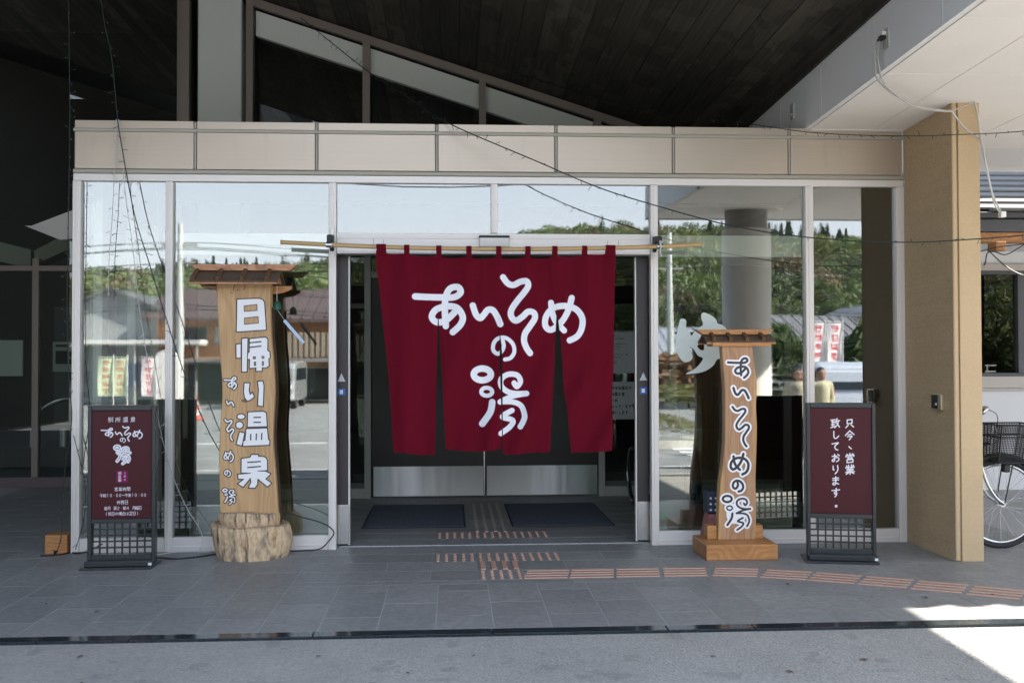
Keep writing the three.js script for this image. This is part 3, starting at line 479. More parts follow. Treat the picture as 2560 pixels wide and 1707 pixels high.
// ---------------------------------------------------------------- curtain on its bamboo pole
{
  // the cut-out outlines were measured on the curtain; nx, ny turn its own units into metres
  const nx = (x) => -0.794 + 0.001038 * x, ny = (y) => 2.317 - 0.001043 * y, X0 = nx(200), X1 = nx(1940), Y0 = ny(1600), Y1 = ny(90);
  const print = canvasTex(1740, 1510, (g) => {
    g.fillStyle = '#5f0c1e'; g.fillRect(0, 0, 1740, 1510);
    for (let k = 0; k < 2600; k++) { g.fillStyle = `rgba(${rnd() < 0.5 ? '30,0,8' : '120,40,60'},${0.03 + rnd() * 0.05})`; if (rnd() < 0.5) g.fillRect(rnd() * 1740, rnd() * 1510, 1, 60 + rnd() * 300); else g.fillRect(rnd() * 1740, rnd() * 1510, 60 + rnd() * 200, 1); }
    const X = (x) => x - 200, Y = (y) => y - 90;
    for (const k of Object.keys(LOGO)) logo(g, k, X, Y, 1, '#6f5668', 5);
    for (const k of Object.keys(LOGO)) logo(g, k, X, Y, 1, '#e9e9ee');
  });
  const weave = tex(256, 256, (u, v) => { const a = 0.5 + 0.25 * Math.sin(u * Math.PI * 128) + 0.25 * Math.sin(v * Math.PI * 128); return [a, a, a]; }, 9, 9, false);
  const cloth = new THREE.MeshPhysicalMaterial({ map: print, roughness: 1, specularIntensity: 0.25, bumpMap: weave, bumpScale: 0.0003 });
  const plain = new THREE.MeshPhysicalMaterial({ color: rgb(0.105, 0.003, 0.011), roughness: 1, specularIntensity: 0.25 });
  const at = (line, y) => { for (let k = 0; k < line.length - 1; k++) if (y <= line[k + 1][1]) { const t = (y - line[k][1]) / (line[k + 1][1] - line[k][1]); return line[k][0] + (line[k + 1][0] - line[k][0]) * t; } return line[line.length - 1][0]; };
  const sheets = [
    { l: [[243, 100], [249, 300], [265, 390], [290, 640], [330, 1000], [370, 1560]], r: [[668, 100], [668, 545], [665, 720], [656, 1100], [647, 1560]], dz: 0 },
    { l: [[668, 100], [668, 545], [680, 760], [700, 1100], [724, 1560]], r: [[1093, 100], [1093, 680], [1093, 900], [1097, 1100], [1112, 1560]], dz: -0.006 },
    { l: [[1093, 100], [1093, 680], [1108, 850], [1111, 1100], [1115, 1560]], r: [[1490, 100], [1490, 540], [1478, 760], [1462, 1100], [1438, 1560]], dz: 0.006 },
    { l: [[1490, 100], [1490, 540], [1515, 760], [1540, 1100], [1592, 1560]], r: [[1904, 100], [1895, 400], [1884, 900], [1868, 1560]], dz: 0 },
  ];
  const topAt = (x) => { const t = (x - 1075) / 830; return 203 - 46 * Math.pow(Math.abs(t), 2.4) + 5 * Math.cos((x - 243) / 207 * 2 * Math.PI) * -1; };
  const botAt = [(t) => 1527 + 22 * t - 6 * Math.sin(t * 7), (t) => 1512 + 16 * Math.sin(t * 3) - 4 * t, (t) => 1548 - 14 * t, (t) => 1541 - 14 * t];
  const fold = (x, y, k) => {                                          // soft vertical folds that grow towards the hem, tugs from the loops at the top
    const h = Math.max(0, (y - 200) / 1340), t = Math.exp(-h * 5);
    let z = 0.03 * h * Math.sin(x / 64 + k * 1.7 + 1.4 * h) + 0.012 * Math.sqrt(h) * h * Math.sin(x / 29 + k * 3 - 2 * h) + 0.011 * t * Math.cos((x - 243) / 207 * 2 * Math.PI);
    z += 0.012 * Math.exp(-Math.pow((x - 1400 + (y - 300) * 0.28) / 55, 2)) * Math.exp(-Math.pow((y - 330) / 160, 2)) - 0.012 * Math.exp(-Math.pow((x - 1330 - (y - 300) * 0.5) / 40, 2)) * Math.exp(-Math.pow((y - 300) / 150, 2));
    for (const [c, s, w, a] of [[455, 0.06, 13, 0.006], [560, -0.1, 16, 0.005], [675, 0.05, 12, 0.005], [820, 0.12, 15, -0.006], [985, -0.05, 14, 0.006], [1190, 0.08, 13, 0.006], [1290, -0.09, 12, 0.006], [1420, 0.1, 16, -0.006], [1580, -0.12, 14, 0.006], [1700, 0.05, 13, 0.005], [1790, -0.14, 15, 0.006]]) z += a * Math.exp(-Math.pow((x - c - s * (y - 200)) / w, 2)) * (0.35 + 0.65 * Math.exp(-h * 2.5)) * (1 + 0.4 * Math.sin(y / 130 + c));
    z += 0.006 * Math.sin(y / 210 + x / 300) * (0.3 + h) + 0.05 * h * h * (k === 0 ? 0.6 : k === 3 ? 0.5 : 0.3);
    return z;
  };
  const t = thing('noren_curtain', 'dark red split entrance curtain with large white hand-drawn lettering hanging in the doorway', 'curtain');
  sheets.forEach((s, k) => {
    const NX = 40, NY = 90, p = [], uv = [], idx = [];
    for (let j = 0; j <= NY; j++) for (let i = 0; i <= NX; i++) {
      const u = i / NX, xt = at(s.l, 300) + (at(s.r, 300) - at(s.l, 300)) * u, yt = topAt(xt), y = yt + (1525 - yt) * (j / NY) + (botAt[k](u) - 1525) * Math.pow(Math.max(0, j / NY - 0.7) / 0.3, 2), x = at(s.l, y) + (at(s.r, y) - at(s.l, y)) * u, h = Math.max(0, (y - 640) / 900);
      p.push(nx(x), ny(y), 0.222 + fold(x, y, k * h * 2) + s.dz * Math.min(1, Math.max(0, (y - 500) / 300)));
      uv.push((nx(x) - X0) / (X1 - X0), (ny(y) - Y0) / (Y1 - Y0));
    }
    for (let j = 0; j < NY; j++) for (let i = 0; i < NX; i++) { const a = j * (NX + 1) + i, b = a + NX + 1; idx.push(a, b, a + 1, a + 1, b, b + 1); }
    const g = new THREE.BufferGeometry(); g.setAttribute('position', new THREE.Float32BufferAttribute(p, 3)); g.setAttribute('uv', new THREE.Float32BufferAttribute(uv, 2)); g.setIndex(idx); g.computeVertexNormals();
    part(t, 'cloth_panel', g, cloth);
  });
  const poleY = (x) => { const q = (x - 0.3) / 1.5; return 2.172 + 0.042 * q * q - (x > 0.3 ? 0.004 * q : 0); };
  const tab = (x, w, lean) => {
    const y = poleY(x), R = 0.0215, pts = []; const foot = ny(topAt((x + 0.794) / 0.001038)) - 0.03;
    for (let a = 0; a <= 12; a++) { const q = Math.PI * a / 12; pts.push([0.22 + R * Math.cos(q), y + R * Math.sin(q)]); }
    const prof = [[0.222 + 0.012, foot], ...pts, [0.222 - 0.004, foot]], pos = [], idx = [];
    prof.forEach((q, k) => { const l = k === 0 || k === prof.length - 1 ? lean : 0; pos.push(x - w / 2 + l, q[1], q[0], x + w / 2 + l * 0.4, q[1], q[0]); if (k) { const a = 2 * k - 2; idx.push(a, a + 1, a + 2, a + 1, a + 3, a + 2); } });
    const g = new THREE.BufferGeometry(); g.setAttribute('position', new THREE.Float32BufferAttribute(pos, 3)); g.setIndex(idx); g.computeVertexNormals(); part(t, 'loop', g, plain);
  };
  [[280, 0.068, 0.008], [455, 0.038, 0], [675, 0.038, 0], [882, 0.038, 0], [1088, 0.038, 0], [1290, 0.038, 0], [1477, 0.038, 0], [1685, 0.038, 0], [1866, 0.07, -0.004]].forEach((q) => tab(nx(q[0]), q[1], q[2]));
  part(t, 'thread', [[-0.56, 2.19, 2.245], [-0.49, 2.2, 2.235], [1.12, 2.195, 2.235], [1.2, 2.2, 2.24]].map(([x, a, b]) => rod([x, a, 0.222], [x + 0.004, b, 0.225], 0.0012)), M.black);
  const pole = thing('bamboo_pole', 'thin bamboo pole carrying the red curtain across the doorway', 'pole');
  const bt = tex(256, 64, (u, v) => { const n = fbm(u, v, 6, 30, 3, 95) - 0.5, f = fbm(u, v, 3, 2, 3, 97); return [0.46 + 0.2 * n + 0.08 * f, 0.31 + 0.18 * n + 0.04 * f, 0.15 + 0.12 * n]; }, 3, 1);
  const bm = std([1, 1, 1], 0.42, { map: bt });
  const pp = []; for (let k = 0; k <= 20; k++) { const x = -1.209 + 3.021 * k / 20; pp.push([x, poleY(x), 0.22 + 0.004 * Math.sin(k)]); }
  part(pole, 'cane', tube(pp, 0.0155, 80, 12), bm);
  for (const x of [-1.2, -1.05, -0.795, -0.57, -0.32, -0.14, 0.03, 0.37, 0.58, 0.76, 0.99, 1.18, 1.42, 1.63, 1.8]) { const g = new THREE.TorusGeometry(0.0155, 0.0026, 6, 16).rotateY(Math.PI / 2).translate(x, poleY(x), 0.22); part(pole, 'node_ring', g, bm); }
  part(pole, 'cane_end', new THREE.CylinderGeometry(0.0156, 0.0156, 0.004, 14).rotateZ(Math.PI / 2).translate(-1.211, poleY(-1.21), 0.22), std([0.3, 0.19, 0.08], 0.8));
  const br = (x, s, label) => {
    const b = thing('pole_bracket', label, 'bracket');
    part(b, 'plate', rb(x - 0.016, x + 0.016, 2.285, 2.342, 0.021, 0.026, 0.002), M.alum); part(b, 'plate', rb(x - 0.016, x + 0.016, 2.13, 2.183, 0.021, 0.026, 0.002), M.alum);
    for (const y of [2.3, 2.328, 2.145, 2.168]) part(b, 'screw', new THREE.CylinderGeometry(0.004, 0.004, 0.004, 8).rotateX(Math.PI / 2).translate(x, y, 0.027), M.steel);
    part(b, 'arm', muv(prism([[0.022, 2.29], [0.19, 2.275], [0.235, 2.262], [0.24, 2.2], [0.205, 2.2], [0.2, 2.245], [0.12, 2.24], [0.06, 2.2], [0.022, 2.17]].map(([z, y]) => [-z, y]), -0.014, 0.014, 0.002).rotateY(Math.PI / 2).translate(x + s * 0.0, 0, 0)), M.black);
    part(b, 'clamp', new THREE.CylinderGeometry(0.0205, 0.0205, 0.042, 20).rotateZ(Math.PI / 2).translate(x, poleY(x), 0.22), M.steel);
    return b;
  };
  br(-0.873, -1, 'black pole bracket with metal clamp on the mullion left of the curtain');
  const b2 = br(1.505, 1, 'black pole bracket tied with white rope on the mullion right of the curtain');
  part(b2, 'rope', [tube([[1.5, 2.235, 0.245], [1.506, 2.19, 0.247], [1.5, 2.16, 0.244], [1.51, 2.12, 0.24]], 0.006, 16), tube([[1.515, 2.23, 0.243], [1.5, 2.21, 0.25], [1.52, 2.19, 0.243]], 0.006, 12)], M.wireWhite);
  const se = thing('motion_sensor', 'white box-shaped door sensor on the header above the red curtain', 'sensor');
  part(se, 'housing', rb(0.2, 0.422, 2.205, 2.278, 0.006, 0.06, 0.01), M.white); part(se, 'black_top', [rb(0.198, 0.424, 2.272, 2.29, 0.006, 0.062, 0.004), rb(0.2, 0.422, 2.195, 2.2045, 0.006, 0.056, 0.003)], M.black);
}

// ---------------------------------------------------------------- door mats, notices, decal
for (const [x0, x1, w] of [[-0.745, 0.11, 'left'], [0.49, 1.35, 'right']]) {
  const m = thing('door_mat', 'dark blue ribbed door mat on the ' + w + ' side inside the doorway', 'mat');
  part(m, 'pile', rb(x0 + 0.015, x1 - 0.015, 0.001, 0.011, -2.17, -0.9, 0.004), M.mat); part(m, 'border', rb(x0, x1, 0, 0.006, -2.185, -0.885, 0.003), M.matEdge);
}
{
  const paper = (lines, big) => canvasTex(256, big ? 256 : 384, (g, w, h) => {
    g.fillStyle = '#b9bcbd'; g.fillRect(0, 0, w, h);
    if (big) lines.forEach((l, k) => kanji(g, l, 14, 30 + k * 42, 24, 27, '#222', 3.2)); else lines.forEach((l, k) => kanji(g, l, 12, 30 + k * 25, 11, 12.4, '#3a3a3a', 1.4));
  });
  const L = ['    お願い  ', '  東日本太平洋沖地震及び', '', '  東日本の地震災害等のため', '平日の営業時間を前後  ', '  致しております  ', '', '休館日 毎月 第2 第4 月曜', '  祝日の場合は翌日   ', ' 願いします  ', '  市 相染閣  '];
  const n1 = tag(part(scene, 'paper_notice', planar(bx(1.555, 1.86, 1.24, 1.655, HZ + 0.004, HZ + 0.006), 1.555, 1.86, 1.24, 1.655), std([1, 1, 1], 0.9, { map: paper(L, false) })), 'sheet of fine print on the inner glass, upper of two right of the curtain', 'notice');
  const n2 = tag(part(scene, 'paper_notice_001', planar(bx(1.525, 1.86, 0.77, 1.15, HZ + 0.004, HZ + 0.006), 1.525, 1.86, 0.77, 1.15), std([1, 1, 1], 0.9, { map: paper(['太平洋沖地震及び', '部の地震災害', '等のため', '暗くなっています。', 'をお願いします。'], true) })), 'notice in large print on the inner glass, lower of two right of the curtain', 'notice');
  const poster = canvasTex(256, 160, (g) => { g.fillStyle = '#a8aaa8'; g.fillRect(0, 0, 256, 160); g.fillStyle = '#5d4b3a'; g.fillRect(14, 14, 180, 14); g.fillStyle = '#333'; g.fillRect(14, 48, 60, 70); g.fillStyle = '#2a2a2a'; g.fillRect(84, 52, 50, 30); g.fillRect(84, 90, 50, 30); g.fillStyle = '#777'; for (let k = 0; k < 9; k++) g.fillRect(144, 48 + k * 9, 90 - (k % 3) * 12, 4); });
  tag(part(scene, 'wall_poster', planar(bx(-4.68, -4.1, 1.25, 1.6, -4.7, -4.69), -4.68, -4.1, 1.25, 1.6), std([1, 1, 1], 0.9, { map: poster })), 'pale poster with dark pictures in the dim hall left of the porch', 'poster');
  tag(part(scene, 'white_board', rb(-5.6, -5.02, 1.2, 1.62, -4.7, -4.68, 0.003), M.concrete), 'plain pale board at the far left edge in the dim hall', 'board');
  // frosted hot-spring letter on the right pane
  const nx = (x) => 1.5834 + 0.0006735 * x, ny = (y) => 1.791 - 0.00067 * y;
  const d = (pts) => new THREE.Shape(smooth(pts.map(([x, y]) => [nx(x), ny(y)]), 6).map((p) => new THREE.Vector2(...p)));
  const body = d([[165, 240], [185, 170], [225, 165], [252, 190], [250, 260], [290, 310], [310, 350], [360, 285], [438, 230], [420, 160], [425, 110], [460, 95], [540, 130], [590, 175], [605, 215], [660, 235], [705, 280], [735, 360], [740, 470], [720, 560], [700, 600], [600, 618], [560, 680], [480, 740], [380, 770], [245, 778], [340, 725], [400, 670], [435, 605], [380, 575], [330, 500], [290, 485], [318, 570], [310, 620], [260, 648], [205, 635], [160, 570], [135, 480], [130, 420], [145, 330]]);
  body.holes.push(d([[370, 468], [420, 440], [450, 455], [445, 515], [400, 508]]));
  tag(part(scene, 'frosted_decal', new THREE.ShapeGeometry(body).translate(0, 0, -0.0235), M.frost), 'large frosted curved hot-spring letter on the glass beside the right wooden sign', 'decal');
}

// ---------------------------------------------------------------- wood
function woodTex(light, dark, s, o = {}) {
  return (u, v) => {
    const wob = fbm(u, v, 3, 3, 3, s) - 0.5, knot = o.knot ? Math.exp(-((u - 0.55) ** 2 / 0.02 + (v - 0.5) ** 2 / 0.08)) : 0;
    const ring = 0.5 + 0.5 * Math.sin((u * (o.rings || 26) + wob * 5 + knot * 4) * 2 * Math.PI * 1), f = fbm(u, v, 90, 4, 3, s + 5), b = fbm(u, v, 5, 3, 4, s + 8);
    const k = Math.min(1, Math.max(0, 0.34 * ring + 0.55 * (f - 0.3) + 0.7 * (b - 0.38))); return light.map((c, q) => c + (dark[q] - c) * k);
  };
}
const orangeTex = tex(512, 512, woodTex([0.5, 0.225, 0.075], [0.24, 0.085, 0.02], 101, { rings: 16 }), 2.2, 2.2);
const orangeTexH = tex(512, 512, (u, v) => woodTex([0.5, 0.235, 0.08], [0.26, 0.1, 0.025], 111, { rings: 12 })(v, u), 1.6, 1.6);
M.orange = std([1, 1, 1], 0.5, { map: orangeTexH });
M.orangePale = std([1, 1, 1], 0.6, { map: tex(512, 512, (u, v) => { const r = fbm(u, v, 14, 6, 4, 118); const c = woodTex([0.56, 0.3, 0.16], [0.34, 0.13, 0.06], 117, { rings: 9 })(v, u); return r > 0.6 ? c.map((q) => q * 0.75) : c; }, 2, 2) });
M.shingle = std([1, 1, 1], 0.85, { map: tex(256, 256, speck([0.105, 0.07, 0.045], 0.7, 121, 40), 4, 4) });
M.batten = std([1, 1, 1], 0.7, { map: tex(256, 256, woodTex([0.16, 0.085, 0.04], [0.07, 0.03, 0.015], 125, { rings: 8 }), 3, 3) });
M.bark = std([1, 1, 1], 0.95, { map: tex(512, 512, (u, v) => {
  const n = fbm(u, v, 9, 5, 5, 131), s = fbm(u, v, 22, 4, 4, 137), d = fbm(u, v, 60, 30, 2, 139);
  let c = [0.58, 0.42, 0.26]; const mix = (t, q) => { c = c.map((x, k) => x + (q[k] - x) * t); };
  if (n > 0.57) mix(Math.min(1, (n - 0.57) * 5), [0.22, 0.17, 0.14]); if (s > 0.63) mix(Math.min(1, (s - 0.63) * 7), [0.15, 0.105, 0.075]); if (n < 0.36) mix(Math.min(1, (0.36 - n) * 6), [0.34, 0.2, 0.1]);
  return c.map((x) => x * (0.75 + 0.5 * d));
}, 1.7, 1.7), bumpMap: tex(512, 512, (u, v) => { const n = 0.6 * fbm(u, v, 22, 4, 4, 137) + 0.4 * fbm(u, v, 40, 20, 3, 141); return [n, n, n]; }, 1.7, 1.7, false), bumpScale: 0.02 });
M.barkDark = std([0.05, 0.03, 0.018], 0.9);
// miniature roof of a sign: ridge board, two slopes, four battens, beam
function capRoof(t, o) {
  const { x0, x1, r0, r1, yr, yt, ye, zc, hd, mats } = o, sl = (x) => x;
  part(t, 'ridge_board', prism([[r0, yt], [r1, yt], [r1 - 0.055, yr], [r0 + 0.055, yr]], zc - 0.035, zc + 0.045, 0.003), mats.ridge);
  const L = Math.hypot(hd, yr - ye), a = Math.atan2(yr - ye, hd);
  for (const s of [1, -1]) {
    const m = part(t, 'roof_slope', muv(new RoundedBoxGeometry(x1 - x0, 0.014, L, 1, 0.003)), mats.slope); m.position.set((x0 + x1) / 2, (yr + ye) / 2, zc + s * hd / 2); m.rotation.x = s * a;
    const e = part(t, 'eave_board', rb(x0 + 0.003, x1 - 0.003, ye - 0.016, ye - 0.003, zc + s * hd - 0.012, zc + s * hd + 0.006, 0.003), mats.ridge);
    if (s > 0) for (let k = 0; k < 4; k++) {
      const x = o.b0 + (o.b1 - o.b0) * k / 3, m2 = part(t, 'batten', muv(new RoundedBoxGeometry(0.026, 0.03, L + 0.012, 1, 0.004)), mats.batten); m2.position.set(x, (yr + ye) / 2 + 0.02, zc + hd / 2 + 0.004); m2.rotation.x = a;
    }
  }
  for (const x of [x0 + 0.03, x1 - 0.03]) part(t, 'gable_board', prism([[-hd + 0.02, ye - 0.0], [hd - 0.02, ye - 0.0], [0, yr - 0.012]].map(([z, y]) => [-z, y]), -0.008, 0.008).rotateY(Math.PI / 2).translate(x, 0, zc), mats.beam);
}
// left tall wooden sign
const pth = (g, pts, X, Y) => { g.moveTo(X(pts[0][0]), Y(pts[0][1])); for (const p of pts.slice(1)) g.lineTo(X(p[0]), Y(p[1])); g.closePath(); };
{
  const t = thing('wooden_sign', 'tall wooden plank sign with big white lettering, standing on a cut log stump', 'sign', [-1.43, 0, 0.2]);
  const ox = -1.43, oz = 0.2, B = [[-1.644, 1.93], [-1.619, 1.462], [-1.6, 1.158], [-1.617, 0.855], [-1.62, 0.6], [-1.61, 0.24]], C = [[-1.211, 0.24], [-1.225, 0.5], [-1.245, 0.75], [-1.249, 0.9], [-1.237, 1.157], [-1.248, 1.38], [-1.262, 1.55], [-1.272, 1.93]];
  const X0 = -1.66, X1 = -1.2, Y0 = 0.22, Y1 = 1.95, W = 560, H = 2048, sx = W / (X1 - X0), sy = H / (Y1 - Y0);
  const base = woodTex([0.56, 0.35, 0.165], [0.33, 0.18, 0.075], 151, { rings: 7, knot: true });
  const face = canvasTex(W, H, (g) => {
    const im = g.createImageData(W, H);
    for (let j = 0; j < H; j++) for (let i = 0; i < W; i++) { const c = base(i / W, j / H), f = 1 + 0.1 * (hash(i, j >> 4, 7) - 0.5), o = (j * W + i) * 4; for (let q = 0; q < 3; q++) im.data[o + q] = enc(c[q] * f); im.data[o + 3] = 255; }
    g.putImageData(im, 0, 0);
    g.fillStyle = 'rgba(60,35,15,.55)'; for (const [x, y, a, b] of [[170, 70, 5, 40], [205, 95, 8, 6], [150, 120, 16, 3], [260, 1010, 26, 14]]) { g.beginPath(); g.ellipse(x, y, a, b, 0.2, 0, 7); g.fill(); }
    g.strokeStyle = 'rgba(50,25,10,.7)'; g.lineWidth = 7; g.beginPath(); g.arc(235, 70, 28, -2.4, 1.1); g.stroke();
    // measured in two enlargements: A starts at 460,640 and B at 460,1040, 3.92 to a pixel
    const XA = (x) => ((-1.867 + 0.000706 * x) - X0) * sx, YA = (y) => (Y1 - (2.107 - 0.000715 * y)) * sy, YB = (y) => (Y1 - (0.991 - 0.000717 * y)) * sy;
    const R = (x0, y0, x1, y1) => [[x0, y0], [x1, y0], [x1, y1], [x0, y1]];
    const glyphs = [
      [YA, [[[520, 422], [735, 413], [770, 425], [788, 450], [808, 722], [515, 742]]], [[[590, 487], [715, 474], [717, 532], [592, 541]], [[594, 606], [726, 592], [731, 655], [593, 667]]], []],
      [YA, [[[512, 862], [560, 856], [560, 996], [514, 996]], [[567, 806], [627, 800], [620, 1132], [567, 1132]], [[643, 808], [795, 792], [818, 805], [822, 830], [820, 922], [842, 935], [846, 992], [832, 1005], [835, 1075], [800, 1095], [768, 1090], [768, 1125], [706, 1126], [708, 1092], [642, 1098], [645, 1010], [622, 1006], [628, 948], [642, 935]]], [[[680, 985], [702, 983], [702, 1003], [680, 1004]], [[765, 978], [785, 980], [785, 1000], [765, 1000]], R(690, 1035, 704, 1070), R(768, 1030, 780, 1068)], [[[645, 848], [755, 836]], [[645, 892], [755, 880]]]],
      [YA, [[[592, 1238], [648, 1240], [640, 1310], [650, 1352], [672, 1330], [692, 1376], [650, 1408], [622, 1415], [598, 1385], [587, 1330]], [[722, 1224], [775, 1220], [785, 1270], [778, 1468], [724, 1462], [732, 1300]]], [], []],
      [YB, [ell(562, 6, 38, 26), ell(547, 88, 36, 34), [[548, 152], [598, 165], [572, 290], [515, 275]], [[628, -38], [778, -45], [808, -30], [818, 104], [624, 108]], [[612, 124], [818, 118], [830, 232], [843, 236], [840, 284], [580, 294], [584, 240], [602, 238]]], [], [[[688, 14], [752, 14]], [[688, 62], [752, 62]], [[657, 178], [657, 232]], [[712, 174], [710, 232]], [[765, 170], [763, 228]]]],
      [YB, [[[664, 373], [735, 376], [732, 392], [785, 394], [812, 412], [820, 440], [820, 530], [728, 534], [800, 536], [855, 562], [805, 612], [862, 652], [822, 690], [727, 612], [724, 665], [700, 700], [636, 697], [660, 640], [655, 604], [584, 690], [530, 658], [590, 612], [537, 612], [530, 565], [655, 555], [565, 552], [566, 412], [652, 400]]], [], [[[628, 450], [752, 442]], [[628, 500], [752, 490]]]],
    ];
    g.lineJoin = 'round'; g.lineCap = 'round';
    for (const [Y, polys, holes, slits] of glyphs) {
      const p = () => { g.beginPath(); for (const q of [...polys, ...holes]) pth(g, q, XA, Y); };
      g.strokeStyle = '#2a2428'; g.lineWidth = 12; for (const q of polys) { g.beginPath(); pth(g, q, XA, Y); g.stroke(); g.fillStyle = '#e8e6e6'; } p(); g.fill('evenodd'); g.lineWidth = 6; for (const q of polys) { g.beginPath(); pth(g, q, XA, Y); g.stroke(); } for (const q of holes) { g.beginPath(); pth(g, q, XA, Y); g.stroke(); }
      g.lineWidth = 10; for (const s of slits) { g.beginPath(); g.moveTo(XA(s[0][0]), Y(s[0][1])); g.lineTo(XA(s[1][0]), Y(s[1][1])); g.stroke(); }
    }
    const k = 0.000706 * sx, col = [['a', 457, 1240, YA, 0.36], ['i', 455, 1437, YA, 0.36], ['so', 446, 135, YB, 0.38], ['me', 443, 390, YB, 0.34], ['no', 432, 555, YB, 0.37], ['yu', 447, 782, YB, 0.33]];
    for (const [key, x, y, Y, s] of col) { logoAt(g, key, XA(x), Y(y), s * k, '#1f1a1d', 15, key === 'no' ? 1.15 : 1); logoAt(g, key, XA(x), Y(y), s * k, '#e8e6e6', 0, key === 'no' ? 1.1 : 0.95); }
  });
  const out = [...smooth(B, 6), ...smooth(C, 6)];
  const g = prism(out, 0.2, 0.3, 0.006).translate(-ox, 0, -oz); planar(g, X0 - ox, X1 - ox, Y0, Y1);
  part(t, 'board', g, std([1, 1, 1], 0.5, { map: face }));
  part(t, 'bark_edge', muv(tube(smooth(C, 4).slice(0, -2).map(([x, y]) => [x - ox - 0.004, y, 0.235 - oz]), 0.02, 60, 7).scale(1, 1, 1)), M.barkDark);
  // stump: uneven cut log and the thinner collar on it
  const log = (pts, h0, h1, name, seedK, mat, bulge) => {
    const N = 56, K = 10, p = [], idx = [];
    for (let j = 0; j <= K; j++) { const v = j / K, y = h0 + (h1 - h0) * v; for (let i = 0; i <= N; i++) { const a = i / N * 2 * Math.PI, n = vnoise(i / N * 9, v * 2 + 3, 9, 64, seedK) - 0.5, n2 = vnoise(i / N * 28, v * 5, 28, 64, seedK + 1) - 0.5, s = 1 + 0.06 * n + 0.014 * n2 + 0.05 * Math.sin(v * 2.6) + bulge(a, v); p.push(pts[0] + pts[2] * s * Math.cos(a), y + (j === K ? 0.006 * Math.sin(a * 3 + seedK) - 0.006 * Math.cos(a) : 0), pts[1] + pts[3] * s * Math.sin(a)); } }
    for (let j = 0; j < K; j++) for (let i = 0; i < N; i++) { const a = j * (N + 1) + i, b = a + N + 1; idx.push(a, b, a + 1, a + 1, b, b + 1); }
    const c = p.length / 3; p.push(pts[0], h1 + 0.004, pts[1]); for (let i = 0; i < N; i++) idx.push(c, K * (N + 1) + i + 1, K * (N + 1) + i);
    const g = new THREE.BufferGeometry(); g.setAttribute('position', new THREE.Float32BufferAttribute(p, 3)); g.setIndex(idx); g.computeVertexNormals();
    const uv = []; for (let k = 0; k < p.length / 3; k++) { const q = k === c ? 0 : (k % (N + 1)) / N; uv.push(q * 1.5, k === c ? 1 : p[3 * k + 1]); } g.setAttribute('uv', new THREE.Float32BufferAttribute(uv, 2));
    return part(t, name, g, mat);
  };
  log([0.025, 0.0, 0.242, 0.215], 0, 0.232, 'stump', 5, M.bark, (a, v) => 0.1 * Math.exp(-((Math.atan2(Math.sin(a - 0.25), Math.cos(a - 0.25))) ** 2) / 0.3) * Math.sin(v * 3) + 0.16 * v * Math.exp(-((Math.atan2(Math.sin(a - 2.9), Math.cos(a - 2.9))) ** 2) / 0.4));
  log([0.012, 0.04, 0.203, 0.145], 0.228, 0.322, 'stump_collar', 9, M.bark, () => 0);
  const mats = { ridge: M.orangePale, slope: M.shingle, batten: M.batten, beam: M.orange };
  capRoof(t, { x0: -1.8 - ox, x1: -1.2 - ox, r0: -1.83 - ox, r1: -1.085 - ox, yt: 2.05, yr: 2.006, ye: 1.918, zc: 0.05, hd: 0.17, b0: -1.775 - ox, b1: -1.275 - ox, mats });
  part(t, 'tie_beam', prism([[-1.74 - ox, 1.905], [-1.14 - ox, 1.905], [-1.14 - ox, 1.885], [-1.19 - ox, 1.86], [-1.25 - ox, 1.85], [-1.66 - ox, 1.87]], -0.03, -0.002), M.orange);
  const c = thing('wind_chime', 'small green bell wind chime with pale paper strip hanging from the left sign roof', 'wind chime');
  part(c, 'string', [rod([-1.219, 1.9, 0.33], [-1.219, 1.79, 0.33], 0.0022), rod([-1.215, 1.728, 0.33], [-1.165, 1.655, 0.33], 0.0015)], M.wireWhite);
  part(c, 'bell', new THREE.LatheGeometry([[0.0, 0.062], [0.012, 0.06], [0.022, 0.045], [0.027, 0.02], [0.03, 0.004], [0.0285, 0.003], [0.025, 0.02], [0.019, 0.044], [0, 0.055]].map((q) => new THREE.Vector2(...q)), 20).translate(-1.217, 1.727, 0.33), std([0.012, 0.09, 0.05], 0.5, { metalness: 0.3 }));
  const s = part(c, 'paper_strip', rb(-0.011, 0.011, -0.105, 0.105, -0.0008, 0.0008, 0.0004), std([0.4, 0.52, 0.68], 0.8)); s.position.set(-1.1, 1.577, 0.335); s.rotation.set(0, 0.5, 0.74);
}
